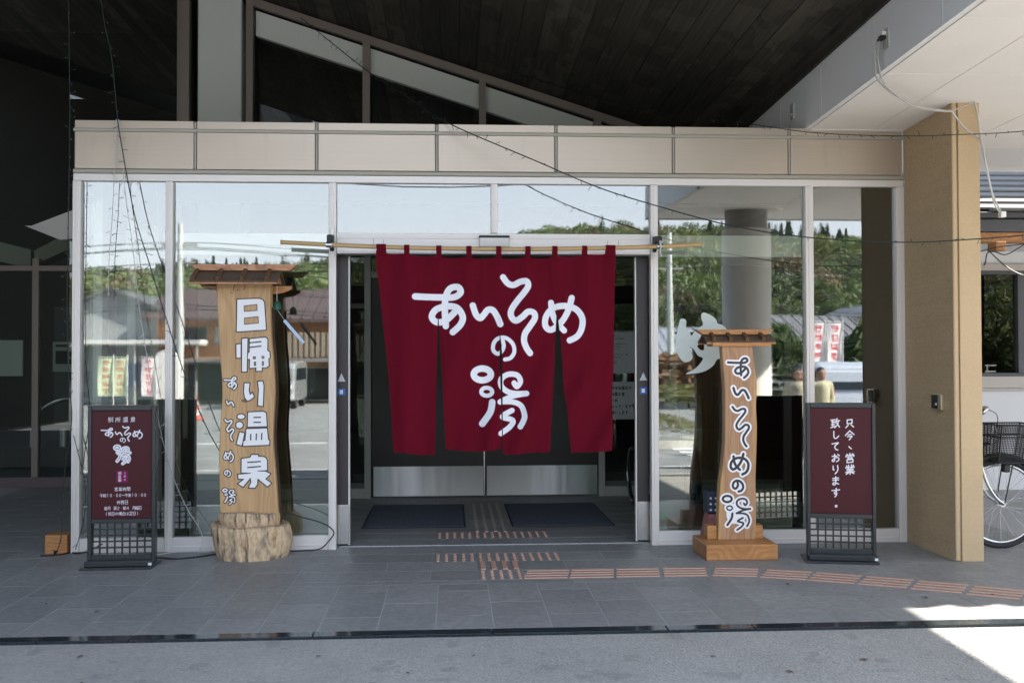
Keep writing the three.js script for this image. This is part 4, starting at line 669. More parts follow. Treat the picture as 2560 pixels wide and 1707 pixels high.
// right, smaller wooden sign
{
  const ox = 1.99, oz = 0.38, t = thing('wooden_sign', 'smaller wooden plank sign with white-outlined black lettering, standing on a thick wooden block', 'sign', [ox, 0, oz]);
  const B = [[1.9, 1.49], [1.912, 1.3], [1.92, 1.147], [1.921, 0.95], [1.917, 0.8], [1.9, 0.62], [1.883, 0.5], [1.872, 0.3], [1.866, 0.105]], C = [[2.137, 0.105], [2.142, 0.3], [2.14, 0.533], [2.146, 0.7], [2.152, 0.9], [2.146, 1.05], [2.155, 1.18], [2.135, 1.35], [2.119, 1.49]];
  const X0 = 1.85, X1 = 2.17, Y0 = 0.1, Y1 = 1.5, W = 460, H = 2012, sx = W / (X1 - X0), sy = H / (Y1 - Y0);
  const base = woodTex([0.46, 0.26, 0.135], [0.24, 0.11, 0.05], 161, { rings: 5, knot: true }), pale = woodTex([0.56, 0.34, 0.15], [0.36, 0.17, 0.05], 171, { rings: 20 });
  const face = canvasTex(W, H, (g) => {
    const im = g.createImageData(W, H);
    for (let j = 0; j < H; j++) for (let i = 0; i < W; i++) {
      const u = i / W, v = j / H, e = 0.18 + 0.05 * Math.sin(v * 11) + 0.05 * (fbm(u, v, 2, 9, 3, 175) - 0.5), f = 0.84 + 0.03 * Math.sin(v * 9 + 1), sap = u < e ? Math.min(1, (e - u) * 14) : u > f ? Math.min(1, (u - f) * 14) : 0;
      const a = base(u, v), b = pale(u, v), o = (j * W + i) * 4; for (let q = 0; q < 3; q++) im.data[o + q] = enc(a[q] + (b[q] - a[q]) * sap); im.data[o + 3] = 255;
    }
    g.putImageData(im, 0, 0);
    g.strokeStyle = 'rgba(40,20,10,.75)'; g.lineWidth = 3; g.beginPath(); g.moveTo(210, 700); g.quadraticCurveTo(175, 760, 182, 850); g.stroke(); g.beginPath(); g.moveTo(285, 1700); g.lineTo(292, 2010); g.stroke();
    const XA = (x) => (1.4886 + 0.000635 * x - X0) * sx, YA = (y) => (Y1 - (1.767 - 0.000631 * y)) * sy;      // enlargement from 1660,760
    const XB = (x) => (1.4886 + 0.0007014 * x - X0) * sx, YB = (y) => (Y1 - (0.8053 - 0.0006975 * y)) * sy;   // enlargement from 1660,1100
    const k = 0.000635 * sx, kb = 0.0007014 * sx, L = [['a', XA(835), YA(712), 0.7 * k, 0.85], ['i', XA(864), YA(993), 0.9 * k, 0.72], ['so', XA(852), YA(1370), 0.84 * k, 0.72], ['me', XB(762), YB(238), 0.7 * kb, 0.9], ['no', XB(745), YB(460), 0.72 * kb, 1.2], ['yu', XB(725), YB(735), 0.77 * kb, 0.68]];
    for (const [key, x, y, s, w] of L) { logoAt(g, key, x, y, s, '#e9e8ec', 36, w); if (key === 'yu') { g.fillStyle = '#e9e8ec'; g.beginPath(); g.ellipse(x - 10, y, 90, 105, 0.2, 0, 7); g.fill(); } }
    for (const [key, x, y, s, w] of L) logoAt(g, key, x, y, s, '#26242a', 0, w);
  });
  const g = prism([...smooth(B, 6), ...smooth(C, 6)], 0.34, 0.42, 0.008).translate(-ox, 0, -oz); planar(g, X0 - ox, X1 - ox, Y0, Y1);
  part(t, 'board', g, std([1, 1, 1], 0.45, { map: face }));
  part(t, 'base_block', rb(1.735 - ox, 2.235 - ox, 0, 0.108, 0.2 - oz, 0.606 - oz, 0.008), M.orange);
  for (const [a, b] of [[1.795, 1.864], [2.14, 2.195]]) part(t, 'cheek_block', rb(a - ox, b - ox, 0.109, 0.205, 0.3 - oz, 0.4 - oz, 0.005), M.orange);
  const mats = { ridge: M.orange, slope: M.shingle, batten: M.batten, beam: M.batten };
  capRoof(t, { x0: 1.79 - ox, x1: 2.29 - ox, r0: 1.735 - ox, r1: 2.305 - ox, yt: 1.59, yr: 1.553, ye: 1.5, zc: 0.3 - oz, hd: 0.125, b0: 1.845 - ox, b1: 2.2 - ox, mats });
  part(t, 'tie_beam', rb(1.83 - ox, 2.25 - ox, 1.468, 1.496, 0.28 - oz, 0.44 - oz, 0.004), M.orange);
  const n = thing('navy_box', 'dark navy box with rows of white round dots behind the right wooden sign', 'box');
  part(n, 'shell', rb(1.835, 2.02, 0.27, 0.42, 0.12, 0.24, 0.006), std([0.018, 0.03, 0.05], 0.6));
  for (let i = 0; i < 4; i++) for (let j = 0; j < 3; j++) part(n, 'white_dot', new THREE.CylinderGeometry(0.008, 0.008, 0.003, 12).rotateX(Math.PI / 2).translate(1.862 + i * 0.036, 0.388 - j * 0.042 - 0.012, 0.241), std([0.6, 0.62, 0.66], 0.6));
  const q = thing('pink_block', 'dull pink notched block under the navy box behind the right wooden sign', 'block');
  part(q, 'body', prism([[1.8, 0.0], [2.02, 0.0], [2.02, 0.262], [1.85, 0.262]], 0.1, 0.25, 0.004), std([0.3, 0.12, 0.11], 0.8));
  for (let k = 0; k < 4; k++) part(q, 'notch_ridge', rb(1.822 + k * 0.008, 1.85 + k * 0.008, 0.035 + k * 0.06, 0.06 + k * 0.06, 0.249, 0.258, 0.003), std([0.24, 0.09, 0.085], 0.8));
}
// ---------------------------------------------------------------- the two stand signs
function standSign(label, x, z, ry, draw, cw) {
  const t = thing('stand_sign', label, 'stand sign', [x, 0, z], ry), w = cw / 2, fr = std([0.022, 0.025, 0.028], 0.35);
  const tx = canvasTex(512, 900, draw);
  for (const s of [-1, 1]) part(t, 'side_post', rb(s * w - (s > 0 ? 0.024 : 0), s * w + (s > 0 ? 0 : 0.024), 0.02, 1.078, -0.035, 0.035, 0.006), fr);
  part(t, 'top_rail', rb(-w + 0.0245, w - 0.0245, 1.044, 1.078, -0.034, 0.034, 0.005), fr); part(t, 'middle_rail', rb(-w + 0.0245, w - 0.0245, 0.292, 0.322, -0.034, 0.034, 0.004), fr); part(t, 'bottom_rail', rb(-w + 0.0245, w - 0.0245, 0.03, 0.085, -0.034, 0.034, 0.004), fr);
  part(t, 'panel', planar(rb(-w + 0.0245, w - 0.0245, 0.3225, 1.0435, -0.02, 0.022, 0.001), -w + 0.0245, w - 0.0245, 0.3225, 1.0435), new THREE.MeshPhysicalMaterial({ roughness: 0.4, specularIntensity: 0.4, map: tx }));
  for (let k = 1; k < 8; k++) { const X = -w + 0.0245 + (cw - 0.049) * k / 8; part(t, 'lattice_bar', rb(X - 0.005, X + 0.005, 0.0852, 0.2918, -0.004, 0.012, 0.002), fr); }
  for (let k = 1; k < 5; k++) { const Y = 0.085 + 0.207 * k / 5; part(t, 'lattice_bar', rb(-w + 0.0246, w - 0.0246, Y - 0.005, Y + 0.005, -0.012, 0.004, 0.002), fr); }
  part(t, 'foot', rb(-w - 0.02, w + 0.0, 0, 0.016, -0.15, 0.13, 0.003), fr); part(t, 'foot_box', rb(-w + 0.002, w - 0.002, 0.0165, 0.055, 0.036, 0.1, 0.006), fr);
  part(t, 'white_tag', rb(w - 0.026, w - 0.004, 0.022, 0.04, 0.1005, 0.102, 0.0005), std([0.65, 0.66, 0.66], 0.5));
  return t;
}
const maroon = (g) => { g.fillStyle = '#441a20'; g.fillRect(0, 0, 512, 900); };
standSign('maroon stand sign listing opening hours in white print, at the left corner of the porch', -2.212, 0.5, 0.03, (g) => {
  maroon(g); const wht = '#dcdbe2';
  kanji(g, '別所温泉', 136, 52, 46, 63, wht, 4.2, false, true);
  const s = 0.328, X = (x) => 76 + (x - 500) * s * 0.92, Y = (y) => 128 + (y - 320) * s * 0.72;
  for (const k of ['a', 'i', 'so', 'me', 'no']) logo(g, k, X, Y, s * 0.82, wht);
  logoAt(g, 'yu', 258, 372, 0.36, wht, 14, 1, 0.33); logoAt(g, 'yu', 258, 372, 0.36, '#441a20', -5, 0.55, 0.33);
  g.fillStyle = '#74164a'; g.fillRect(210, 502, 98, 98); kanji(g, '相染閣', 224, 508, 28, 29, wht, 3, true); kanji(g, '上田市', 272, 510, 18, 29, wht, 2, true);
  kanji(g, '営業時間', 192, 638, 33, 35, wht, 3.2); kanji(g, '午前10:00~午後10:00', 68, 690, 32, 26.5, wht, 3.2); kanji(g, '休館日', 212, 748, 33, 34, wht, 3.2); kanji(g, '毎月 第2・第4 月曜日', 106, 798, 31, 26.5, wht, 3.2); kanji(g, '(祝日の場合は翌日)', 108, 844, 31, 30, wht, 3.2);
}, 0.44);
standSign('maroon stand sign with two columns of white brush lettering, before the tan pillar', 2.655, 0.66, -0.2, (g) => {
  maroon(g); const wht = '#dedde4';
  kanji(g, '只今、営業', 292, 92, 80, 98, wht, 10, true, true); kanji(g, '致しております。', 172, 92, 80, 98, wht, 10, true, true);
}, 0.455);

// ---------------------------------------------------------------- strings of small lights
function lightString(label, pts, o = {}) {
  const t = thing('light_string', label, 'string lights'), c = curve(pts), L = c.getLength(), n = Math.round(L / (o.step || 0.085)), w = o.white ? M.wireWhite : M.wire, r = o.r || 0.0032;
  part(t, 'wire', new THREE.TubeGeometry(c, Math.round(L / 0.05), r, 5, false), w);
  const stems = [], tips = [];
  for (let k = 0; k < n; k++) {
    const p = c.getPointAt((k + 0.5) / n), a = rr(0, 6.28), l = rr(0.022, 0.045), g = c.getTangentAt((k + 0.5) / n), d = new THREE.Vector3(Math.cos(a), Math.sin(a), rr(-0.6, 0.6)).addScaledVector(g, rr(-0.5, 0.5)).normalize();
    if (!o.vertical && rnd() < 0.55) d.y = -Math.abs(d.y);
    const e = p.clone().addScaledVector(d, l); stems.push(rod(p.toArray(), e.toArray(), 0.0019, 0.0024, 5)); tips.push(new THREE.SphereGeometry(0.0028, 6, 5).translate(e.x, e.y, e.z));
  }
  const s = part(t, 'bulb_holders', stems, w); s.userData.kind = 'stuff'; const b = part(t, 'bulbs', tips, M.bulb); b.userData.kind = 'stuff';
}
lightString('dark light string sagging from mid fascia across the right panes to the tan pillar', [[-1.449, 4.669, -2.3], [-0.758, 3.944, -1.5], [-0.342, 3.49, -0.7], [-0.008, 3.095, 0.1], [0.562, 2.773, 0.45], [1.033, 2.567, 0.5], [1.395, 2.452, 0.52], [1.929, 2.301, 0.58], [2.452, 2.212, 0.66], [3.052, 2.163, 0.82], [3.496, 2.173, 0.95], [3.742, 2.185, 1.05], [4.1, 2.23, 1.15]], { r: 0.0042 });
lightString('dark light string following the sloping clerestory frame, then crossing the pillar top', [[-1.707, 4.95, -2.55], [-0.809, 4.75, -2.58], [-0.335, 4.6, -2.6], [0.316, 4.36, -2.6], [1.078, 3.938, -2.0], [1.746, 3.533, -1.2], [2.245, 3.16, -0.05], [2.62, 3.03, 0.25], [3.098, 2.887, 0.8], [3.401, 2.886, 0.86], [3.838, 2.905, 0.9], [4.2, 2.95, 1.0]]);
lightString('dark light string hanging straight down past the left corner of the porch to the floor', [[-2.717, 3.999, 0.15], [-2.708, 3.502, 0.15], [-2.703, 3.068, 0.15], [-2.706, 2.636, 0.15], [-2.71, 2.204, 0.15], [-2.714, 1.773, 0.15], [-2.702, 1.282, 0.15], [-2.677, 0.975, 0.15], [-2.717, 0.669, 0.15], [-2.737, 0.394, 0.15], [-2.75, 0.12, 0.15], [-2.807, 0.006, 0.1]], { vertical: true });
lightString('dark light string slanting down across the left panes to behind the tall wooden sign', [[-2.516, 4.021, 0.1], [-2.479, 3.771, 0.1], [-2.432, 3.552, 0.1], [-2.384, 3.084, 0.1], [-2.315, 2.706, 0.12], [-2.25, 2.394, 0.13], [-2.136, 2.036, 0.15], [-2.015, 1.664, 0.18], [-1.872, 1.23, 0.17], [-1.736, 0.882, 0.13], [-1.626, 0.669, 0.1]], { vertical: true, r: 0.0038 });
lightString('short pale light string hanging from the fascia in front of the leftmost pane', [[-2.419, 3.12, 0.03], [-2.431, 2.721, 0.035], [-2.443, 2.406, 0.035], [-2.461, 2.155, 0.035], [-2.468, 1.842, 0.035]], { vertical: true, white: true, r: 0.0026 });
lightString('long pale light string hanging from the fascia down to the sill beside the log stump', [[-2.401, 3.12, 0.03], [-2.37, 2.784, 0.04], [-2.34, 2.501, 0.04], [-2.298, 2.218, 0.04], [-2.248, 1.779, 0.05], [-2.197, 1.466, 0.06], [-2.144, 1.154, 0.06], [-2.088, 0.873, 0.06], [-2.002, 0.562, 0.07], [-1.891, 0.313, 0.08], [-1.778, 0.123, 0.1], [-1.8, 0.006, 0.14]], { vertical: true, white: true, r: 0.0026 });
lightString('loose end of a light string curling in front of the lower left corner mullion', [[-2.697, 0.846, 0.06], [-2.651, 0.66, 0.06], [-2.613, 0.473, 0.06], [-2.627, 0.226, 0.06], [-2.681, 0.035, 0.06]], { vertical: true, r: 0.0028 });
// ---------------------------------------------------------------- cables and outlets
const cable = (label, list, r, m) => tag(part(scene, numbered('cable'), list.map((p) => tube(p, r, p.length * 7, 6)), m), label, 'cable');
cable('black cable lying on the tiles between the left stand sign and the log stump', [[[-2.03, 0.006, 0.42], [-2.056, 0.006, 0.25], [-1.932, 0.006, 0.29], [-1.818, 0.006, 0.26], [-1.72, 0.006, 0.18], [-1.62, 0.006, 0.1]]], 0.005, M.black);
cable('pale cable lying along the sill between the left stand sign and the log stump', [[[-2.1, 0.005, 0.15], [-1.997, 0.005, 0.05], [-1.88, 0.005, 0.04], [-1.74, 0.005, 0.06]]], 0.0045, M.wireWhite);
cable('black cable looping from the log stump before the pane back to the floor', [[[-1.17, 0.3, 0.2], [-1.065, 0.268, 0.2], [-0.951, 0.228, 0.16], [-0.878, 0.177, 0.1], [-0.854, 0.13, 0.07], [-0.889, 0.077, 0.07], [-0.95, 0.02, 0.06], [-1.072, 0.006, 0.05], [-1.2, 0.006, 0.06]]], 0.0048, M.black);
cable('black tangled cable on the tiles at the left corner of the porch', [[[-2.48, 0.08, 0.1], [-2.6, 0.02, 0.06], [-2.694, 0.006, 0.03], [-2.789, 0.008, -0.05], [-2.86, 0.006, -0.12], [-2.84, 0.012, 0.02], [-2.813, 0.006, 0.1], [-2.9, 0.006, 0.12]], [[-2.76, 0.008, 0.0], [-2.83, 0.02, 0.04], [-2.8, 0.006, 0.09], [-2.74, 0.006, 0.02]]], 0.006, M.black);
cable('pair of grey cables hanging from the beam outlet to the top of the tan pillar', [[[2.625, 3.345, 1.44], [2.6, 3.325, 1.44], [2.586, 3.266, 1.44], [2.588, 3.172, 1.44], [2.609, 3.098, 1.42], [2.719, 3.037, 1.35], [2.9, 3.019, 1.2], [3.056, 3.022, 1.05], [3.208, 3.032, 0.95], [3.372, 3.053, 0.85], [3.48, 3.093, 0.8], [3.567, 3.126, 0.78]], [[2.625, 3.345, 1.44], [2.614, 3.325, 1.445], [2.602, 3.253, 1.445], [2.612, 3.146, 1.445], [2.647, 3.072, 1.42], [2.733, 3.032, 1.36], [2.899, 3.007, 1.2], [3.056, 3.014, 1.05], [3.208, 3.023, 0.95], [3.372, 3.044, 0.85]]], 0.0052, M.cable);
cable('pair of pale cables running down from the pillar top to the white socket block', [[[3.567, 3.126, 0.78], [3.585, 3.052, 0.78], [3.591, 2.898, 0.8], [3.572, 2.828, 0.85], [3.61, 2.666, 0.85], [3.647, 2.489, 0.85], [3.68, 2.416, 0.85], [3.705, 2.365, 0.85]], [[3.372, 3.044, 0.85], [3.449, 2.986, 0.8], [3.514, 2.929, 0.79], [3.569, 2.886, 0.8], [3.576, 2.828, 0.855], [3.6, 2.666, 0.86], [3.637, 2.489, 0.86], [3.658, 2.416, 0.855], [3.697, 2.363, 0.85]]], 0.0056, M.wireWhite);
tag(part(scene, 'socket_block', rb(3.694, 3.732, 2.33, 2.37, 0.83, 0.87, 0.005), M.white), 'small white socket block hanging on two cables beside the tan pillar', 'socket');
{
  const o = (z, y, label) => { const t = thing('outlet_plate', label, 'outlet'); part(t, 'plate', rb(2.65, 2.6605, y - 0.06, y + 0.06, z - 0.038, z + 0.038, 0.003), M.greyPlate); for (const d of [-0.028, 0.028]) part(t, 'socket_face', rb(2.648, 2.651, y + d - 0.018, y + d + 0.018, z - 0.016, z + 0.016, 0.002), M.greyPlate); return t; };
  const a = o(1.45, 3.335, 'grey outlet plate with black plug on the white beam at the upper right');
  part(a, 'plug', [rb(2.612, 2.65, 3.332, 3.352, 1.425, 1.465, 0.005), rb(2.6, 2.63, 3.318, 3.335, 1.43, 1.46, 0.006)], M.black); part(a, 'adapter', rb(2.622, 2.65, 3.354, 3.378, 1.43, 1.465, 0.004), M.white);
  const b = o(-0.26, 3.31, 'grey outlet plate low on the white beam just above the fascia');
  part(b, 'plug', [rb(2.63, 2.65, 3.272, 3.29, -0.275, -0.25, 0.004), tube([[2.636, 3.27, -0.26], [2.632, 3.22, -0.25], [2.6, 3.165, -0.2], [2.585, 3.14, -0.15]], 0.004, 14)], M.greyPlate);
}
tag(part(scene, 'timber_block', rb(-2.905, -2.75, 0.0, 0.135, -0.12, 0.03, 0.004), M.orange), 'small orange timber block on the floor at the left corner of the porch', 'block');

// ---------------------------------------------------------------- annex on the right
{
  const t = thing('annex_building', 'low white annex with a window and seamed metal lean-to roof, right of the tan pillar', 'building');
  const z = -2.85, wall = std([0.8, 0.79, 0.78], 0.75), frame = std([0.56, 0.5, 0.44], 0.5), dark = std([0.1, 0.1, 0.105], 0.5);
  part(t, 'wall', bx(3.6, 15, 0, 1.07, z - 0.2, z), wall); part(t, 'wall_joint', bx(3.6, 15, 0.43, 0.437, z, z + 0.003), frame);
  part(t, 'wall', bx(3.6, 15, 2.34, 2.75, z - 0.2, z), wall); part(t, 'wall', bx(6.05, 15, 1.071, 2.339, z - 0.2, z), wall); part(t, 'wall', bx(3.6, 5.2, 1.071, 2.339, z - 0.2, z), wall);
  part(t, 'sill', [rb(3.6, 15, 1.07, 1.19, z - 0.05, z + 0.05, 0.004), rb(3.6, 15, 1.04, 1.068, z - 0.05, z + 0.03, 0.003)], frame);
  const w = part(t, 'window', [rb(5.2, 6.05, 2.262, 2.338, z - 0.06, z + 0.03), rb(5.2, 6.05, 1.19, 1.225, z - 0.06, z + 0.02), rb(5.2, 5.26, 1.226, 2.261, z - 0.06, z + 0.02), rb(5.95, 6.05, 1.226, 2.261, z - 0.06, z + 0.02)], dark);
  part(w, 'pane', bx(5.26, 5.95, 1.226, 2.262, z - 0.03, z - 0.0295), M.glassDark); part(w, 'lintel_strip', rb(3.6, 15, 2.3, 2.37, z + 0.031, z + 0.05, 0.003), frame);
  part(t, 'added_sun_block_wall', bx(3.7, 15, 3.3, 6.6, -3.75, -3.6), dark); part(t, 'room', bx(3.7, 15, 0, 2.7, -5.2, -5.1), M.insideWall);  // the high wall is added to keep sun and sky off the lean-to roof
  // lean-to roof in horizontal metal strips, rising to the back
  const strip = [std([0.115, 0.115, 0.11], 0.6), std([0.13, 0.128, 0.12], 0.6)];
  for (let k = 0; k < 10; k++) { const u = k / 10, y = 2.755 + 0.85 * u, zz = -1.62 - 1.75 * u, m = part(t, 'roof_strip', rb(3.64, 15, -0.012, 0.012, -0.09, 0.09, 0.004), strip[k % 2]); m.position.set(0, y + 0.045, zz - 0.09); m.rotation.x = 0.33; }
  part(t, 'roof_deck', prism([[1.6, 2.7], [3.4, 3.56], [3.4, 3.4], [1.6, 2.66]], 3.64, 15).rotateY(Math.PI / 2).scale(1, 1, 1), dark);
  part(t, 'gutter', rb(3.64, 15, 2.665, 2.725, -1.6, -1.5, 0.02), std([0.05, 0.052, 0.055], 0.35)); part(t, 'fascia', rb(3.64, 15, 2.545, 2.66, -1.58, -1.55, 0.004), std([0.085, 0.085, 0.095], 0.5));
  part(t, 'flashing', rb(4.95, 15, 2.73, 2.76, -1.56, -1.5, 0.006), strip[0]);
  part(t, 'timber_beam', rb(3.64, 15, 2.45, 2.54, -1.7, -1.56, 0.006), M.orange); part(t, 'beam_end', rb(4.84, 4.93, 2.34, 2.42, -1.4, -1.25, 0.006), M.orange);
  part(t, 'eave_soffit', bx(3.64, 15, 2.5, 2.52, z, -1.71), wall);
}
cable('thin grey wires hanging in loops under the annex eaves, right of the pillar', [[[4.45, 2.28, -1], [4.586, 2.311, -1], [4.702, 2.338, -1], [4.944, 2.369, -1], [5.2, 2.42, -1]], [[4.62, 2.32, -1], [4.778, 2.18, -1], [4.894, 2.112, -1], [4.96, 2.095, -1], [5.1, 2.09, -1.0]], [[4.59, 2.18, -1], [4.604, 2.217, -1], [4.624, 2.292, -1], [4.683, 2.3, -1], [4.779, 2.275, -1], [4.896, 2.331, -1], [5.05, 2.43, -1]]], 0.005, M.black);
// ---------------------------------------------------------------- bicycle by the pillar, front wheel turned
{
  const t = thing('bicycle', 'silver city bicycle with black mesh front basket, half hidden by the tan pillar', 'bicycle', [3.985, 0, 0.3]), R = 0.325;
  const wheel = (name, label) => {
    const g = new THREE.Group(); g.name = name; t.add(g);
    part(g, 'tyre', new THREE.TorusGeometry(R - 0.016, 0.0175, 10, 64), M.rubber); part(g, 'rim', new THREE.TorusGeometry(R - 0.042, 0.012, 8, 64).scale(1, 1, 0.9), M.steel);
    const sp = []; for (let k = 0; k < 32; k++) { const a = k * Math.PI / 16, b = a + (k % 4 < 2 ? 0.42 : -0.42) * 3.4, s = k % 2 ? 1 : -1; sp.push(rod([0.02 * Math.cos(b), 0.02 * Math.sin(b), s * 0.032], [(R - 0.05) * Math.cos(a), (R - 0.05) * Math.sin(a), 0], 0.0016, 0.0016, 4)); }
    part(g, 'spokes', sp, M.steel).userData.kind = 'stuff'; part(g, 'hub', [rod([0, 0, -0.05], [0, 0, 0.05], 0.012), rod([0, 0, -0.034], [0, 0, -0.028], 0.024, 0.024, 14), rod([0, 0, 0.028], [0, 0, 0.034], 0.024, 0.024, 14)], M.steel);
    return g;
  };
  wheel('front_wheel').position.set(0, R, 0);
  for (const s of [-1, 1]) part(t, 'fork_blade', tube([[-0.19, 0.7, s * 0.04], [-0.165, 0.6, s * 0.055], [-0.13, 0.48, s * 0.058], [-0.06, 0.37, s * 0.055], [0, R, s * 0.05]], 0.0115, 24, 8), M.steel);
  part(t, 'head_tube', [rod([-0.19, 0.7, 0], [-0.245, 0.9, 0], 0.019, 0.019, 12), rod([-0.19, 0.7, -0.05], [-0.19, 0.7, 0.05], 0.014)], std([0.2, 0.02, 0.02], 0.35)); part(t, 'stem', rod([-0.245, 0.9, 0], [-0.27, 1.0, 0], 0.013), M.steel);
  // frame and back wheel run away behind the pillar
  const d = [-0.23, -0.973], P = (s, y, o = 0) => [-0.225 + d[0] * s - d[1] * o, y, d[1] * s + d[0] * o];
  part(t, 'frame', [rod(P(0, 0.82), P(0.5, 0.3), 0.018), rod(P(0.02, 0.76), P(0.46, 0.36), 0.014), rod(P(0.5, 0.28), P(0.63, 0.78), 0.016), rod(P(0.5, 0.28, 0.05), P(0.95, R, 0.05), 0.009), rod(P(0.5, 0.28, -0.05), P(0.95, R, -0.05), 0.009), rod(P(0.62, 0.7, 0.04), P(0.95, R, 0.05), 0.008), rod(P(0.62, 0.7, -0.04), P(0.95, R, -0.05), 0.008)], std([0.2, 0.02, 0.02], 0.35));
  const w2 = wheel('back_wheel'); w2.position.set(...P(0.95, R)); w2.rotation.y = Math.atan2(-d[1], d[0]);
  part(t, 'saddle', new THREE.SphereGeometry(0.12, 16, 10).scale(0.75, 0.3, 1.1).translate(...P(0.66, 0.86)), M.rubber);
  part(t, 'handlebar', tube([[-0.3, 0.98, -0.27], [-0.2, 1.03, -0.2], [-0.27, 1.0, 0], [-0.2, 1.03, 0.2], [-0.3, 0.98, 0.27]], 0.011, 30, 8), M.steel);
  for (const s of [-1, 1]) part(t, 'grip', rod([-0.33, 0.965, s * 0.285], [-0.24, 1.01, s * 0.23], 0.017), M.rubber);
  part(t, 'brake_cable', [tube([[-0.2, 1.02, 0.2], [-0.12, 0.98, 0.18], [-0.1, 0.85, 0.12], [-0.15, 0.72, 0.03]], 0.003, 16), tube([[-0.22, 1.0, -0.2], [-0.16, 0.94, -0.1], [-0.18, 0.8, 0.02], [-0.16, 0.7, 0.02]], 0.003, 16)], M.black);
  // basket
  const bp = (u, v, h) => { const s = 1 + 0.14 * h; return [-0.085 + (u * 0.27 * s) + 0.02 * h, 0.63 + 0.27 * h + 0.03 * u * 0, (v - 0.5) * 0.27 * s]; }, bars = [];
  const edge = (a, b, n) => Array.from({ length: n + 1 }, (_, k) => [a[0] + (b[0] - a[0]) * k / n, a[1] + (b[1] - a[1]) * k / n]);
  const loop = [...edge([0, 0], [1, 0], 24), ...edge([1, 0], [1, 1], 20).slice(1), ...edge([1, 1], [0, 1], 24).slice(1), ...edge([0, 1], [0, 0], 20).slice(1)];
  for (const q of loop) bars.push(rod(bp(...q, 0), bp(...q, 1), 0.0024, 0.0024, 4));
  for (let k = 0; k <= 20; k++) for (let i = 0; i < 4; i++) { const c = [[0, 0], [1, 0], [1, 1], [0, 1]]; bars.push(rod(bp(...c[i], k / 20), bp(...c[(i + 1) % 4], k / 20), 0.0022, 0.0022, 4)); }
  for (let k = 0; k <= 12; k++) { bars.push(rod(bp(k / 12, 0, 0), bp(k / 12, 1, 0), 0.002, 0.002, 4)); bars.push(rod(bp(0, k / 12, 0), bp(1, k / 12, 0), 0.002, 0.002, 4)); }
  const bk = part(t, 'basket', bars, M.black); const c = [[0, 0], [1, 0], [1, 1], [0, 1]];
  part(bk, 'basket_rim', c.flatMap((q, i) => [rod(bp(...q, 1), bp(...c[(i + 1) % 4], 1), 0.006), rod(bp(...q, 0.68), bp(...c[(i + 1) % 4], 0.68), 0.004), rod(bp(...q, 0), bp(...c[(i + 1) % 4], 0), 0.006), rod(bp(...q, 0), bp(...q, 1), 0.005)]), M.black);
  part(t, 'basket_stay', [rod([-0.2, 0.76, 0], [-0.08, 0.76, 0], 0.008), rod([0, R, 0.056], [0.06, 0.63, 0.07], 0.005), rod([0, R, -0.056], [0.06, 0.63, -0.07], 0.005)], M.black);
  const arc = new THREE.TorusGeometry(R + 0.018, 0.026, 6, 30, 1.75).scale(1, 1, 1.1).rotateZ(0.75).translate(0, R, 0); part(t, 'mudguard', arc, M.black);
  part(t, 'lamp', rb(-0.03, 0.02, 0.56, 0.62, 0.06, 0.11, 0.012), M.black);
}
// ---------------------------------------------------------------- wheelchair parked inside the porch
{
  const t = thing('wheelchair', 'dark folded wheelchair standing in the shade inside the porch, right of the doorway', 'wheelchair', [1.98, 0, -1.95]);
  for (const s of [-1, 1]) {
    const g = new THREE.Group(); g.name = 'wheel'; g.position.set(s * 0.27, 0.3, 0); t.add(g);
    part(g, 'tyre', new THREE.TorusGeometry(0.285, 0.015, 8, 40).rotateY(Math.PI / 2), M.rubber); part(g, 'hand_rim', new THREE.TorusGeometry(0.245, 0.008, 6, 40).rotateY(Math.PI / 2).translate(s * 0.03, 0, 0), M.steel);
    part(t, 'caster', new THREE.TorusGeometry(0.07, 0.018, 8, 20).rotateY(Math.PI / 2).translate(s * 0.2, 0.09, 0.4), M.rubber);
    part(t, 'armrest', rb(s * 0.22 - 0.025, s * 0.22 + 0.025, 0.68, 0.71, -0.18, 0.2, 0.01), M.rubber);
    part(t, 'frame_side', [rod([s * 0.22, 0.25, -0.2], [s * 0.22, 0.95, -0.26], 0.012), rod([s * 0.22, 0.45, -0.2], [s * 0.22, 0.45, 0.3], 0.012), rod([s * 0.22, 0.45, 0.3], [s * 0.2, 0.12, 0.5], 0.012), rod([s * 0.22, 0.68, 0.2], [s * 0.22, 0.45, 0.22], 0.01), rod([s * 0.22, 0.95, -0.26], [s * 0.22, 0.93, -0.38], 0.014)], M.steel);
    part(t, 'footplate', rb(s * 0.14 - 0.07, s * 0.14 + 0.07, 0.1, 0.115, 0.45, 0.6, 0.005), M.black);
  }
  part(t, 'seat', rb(-0.21, 0.21, 0.44, 0.48, -0.2, 0.24, 0.015), M.black); part(t, 'backrest', rb(-0.21, 0.21, 0.48, 0.9, -0.26, -0.22, 0.012), M.black);
}

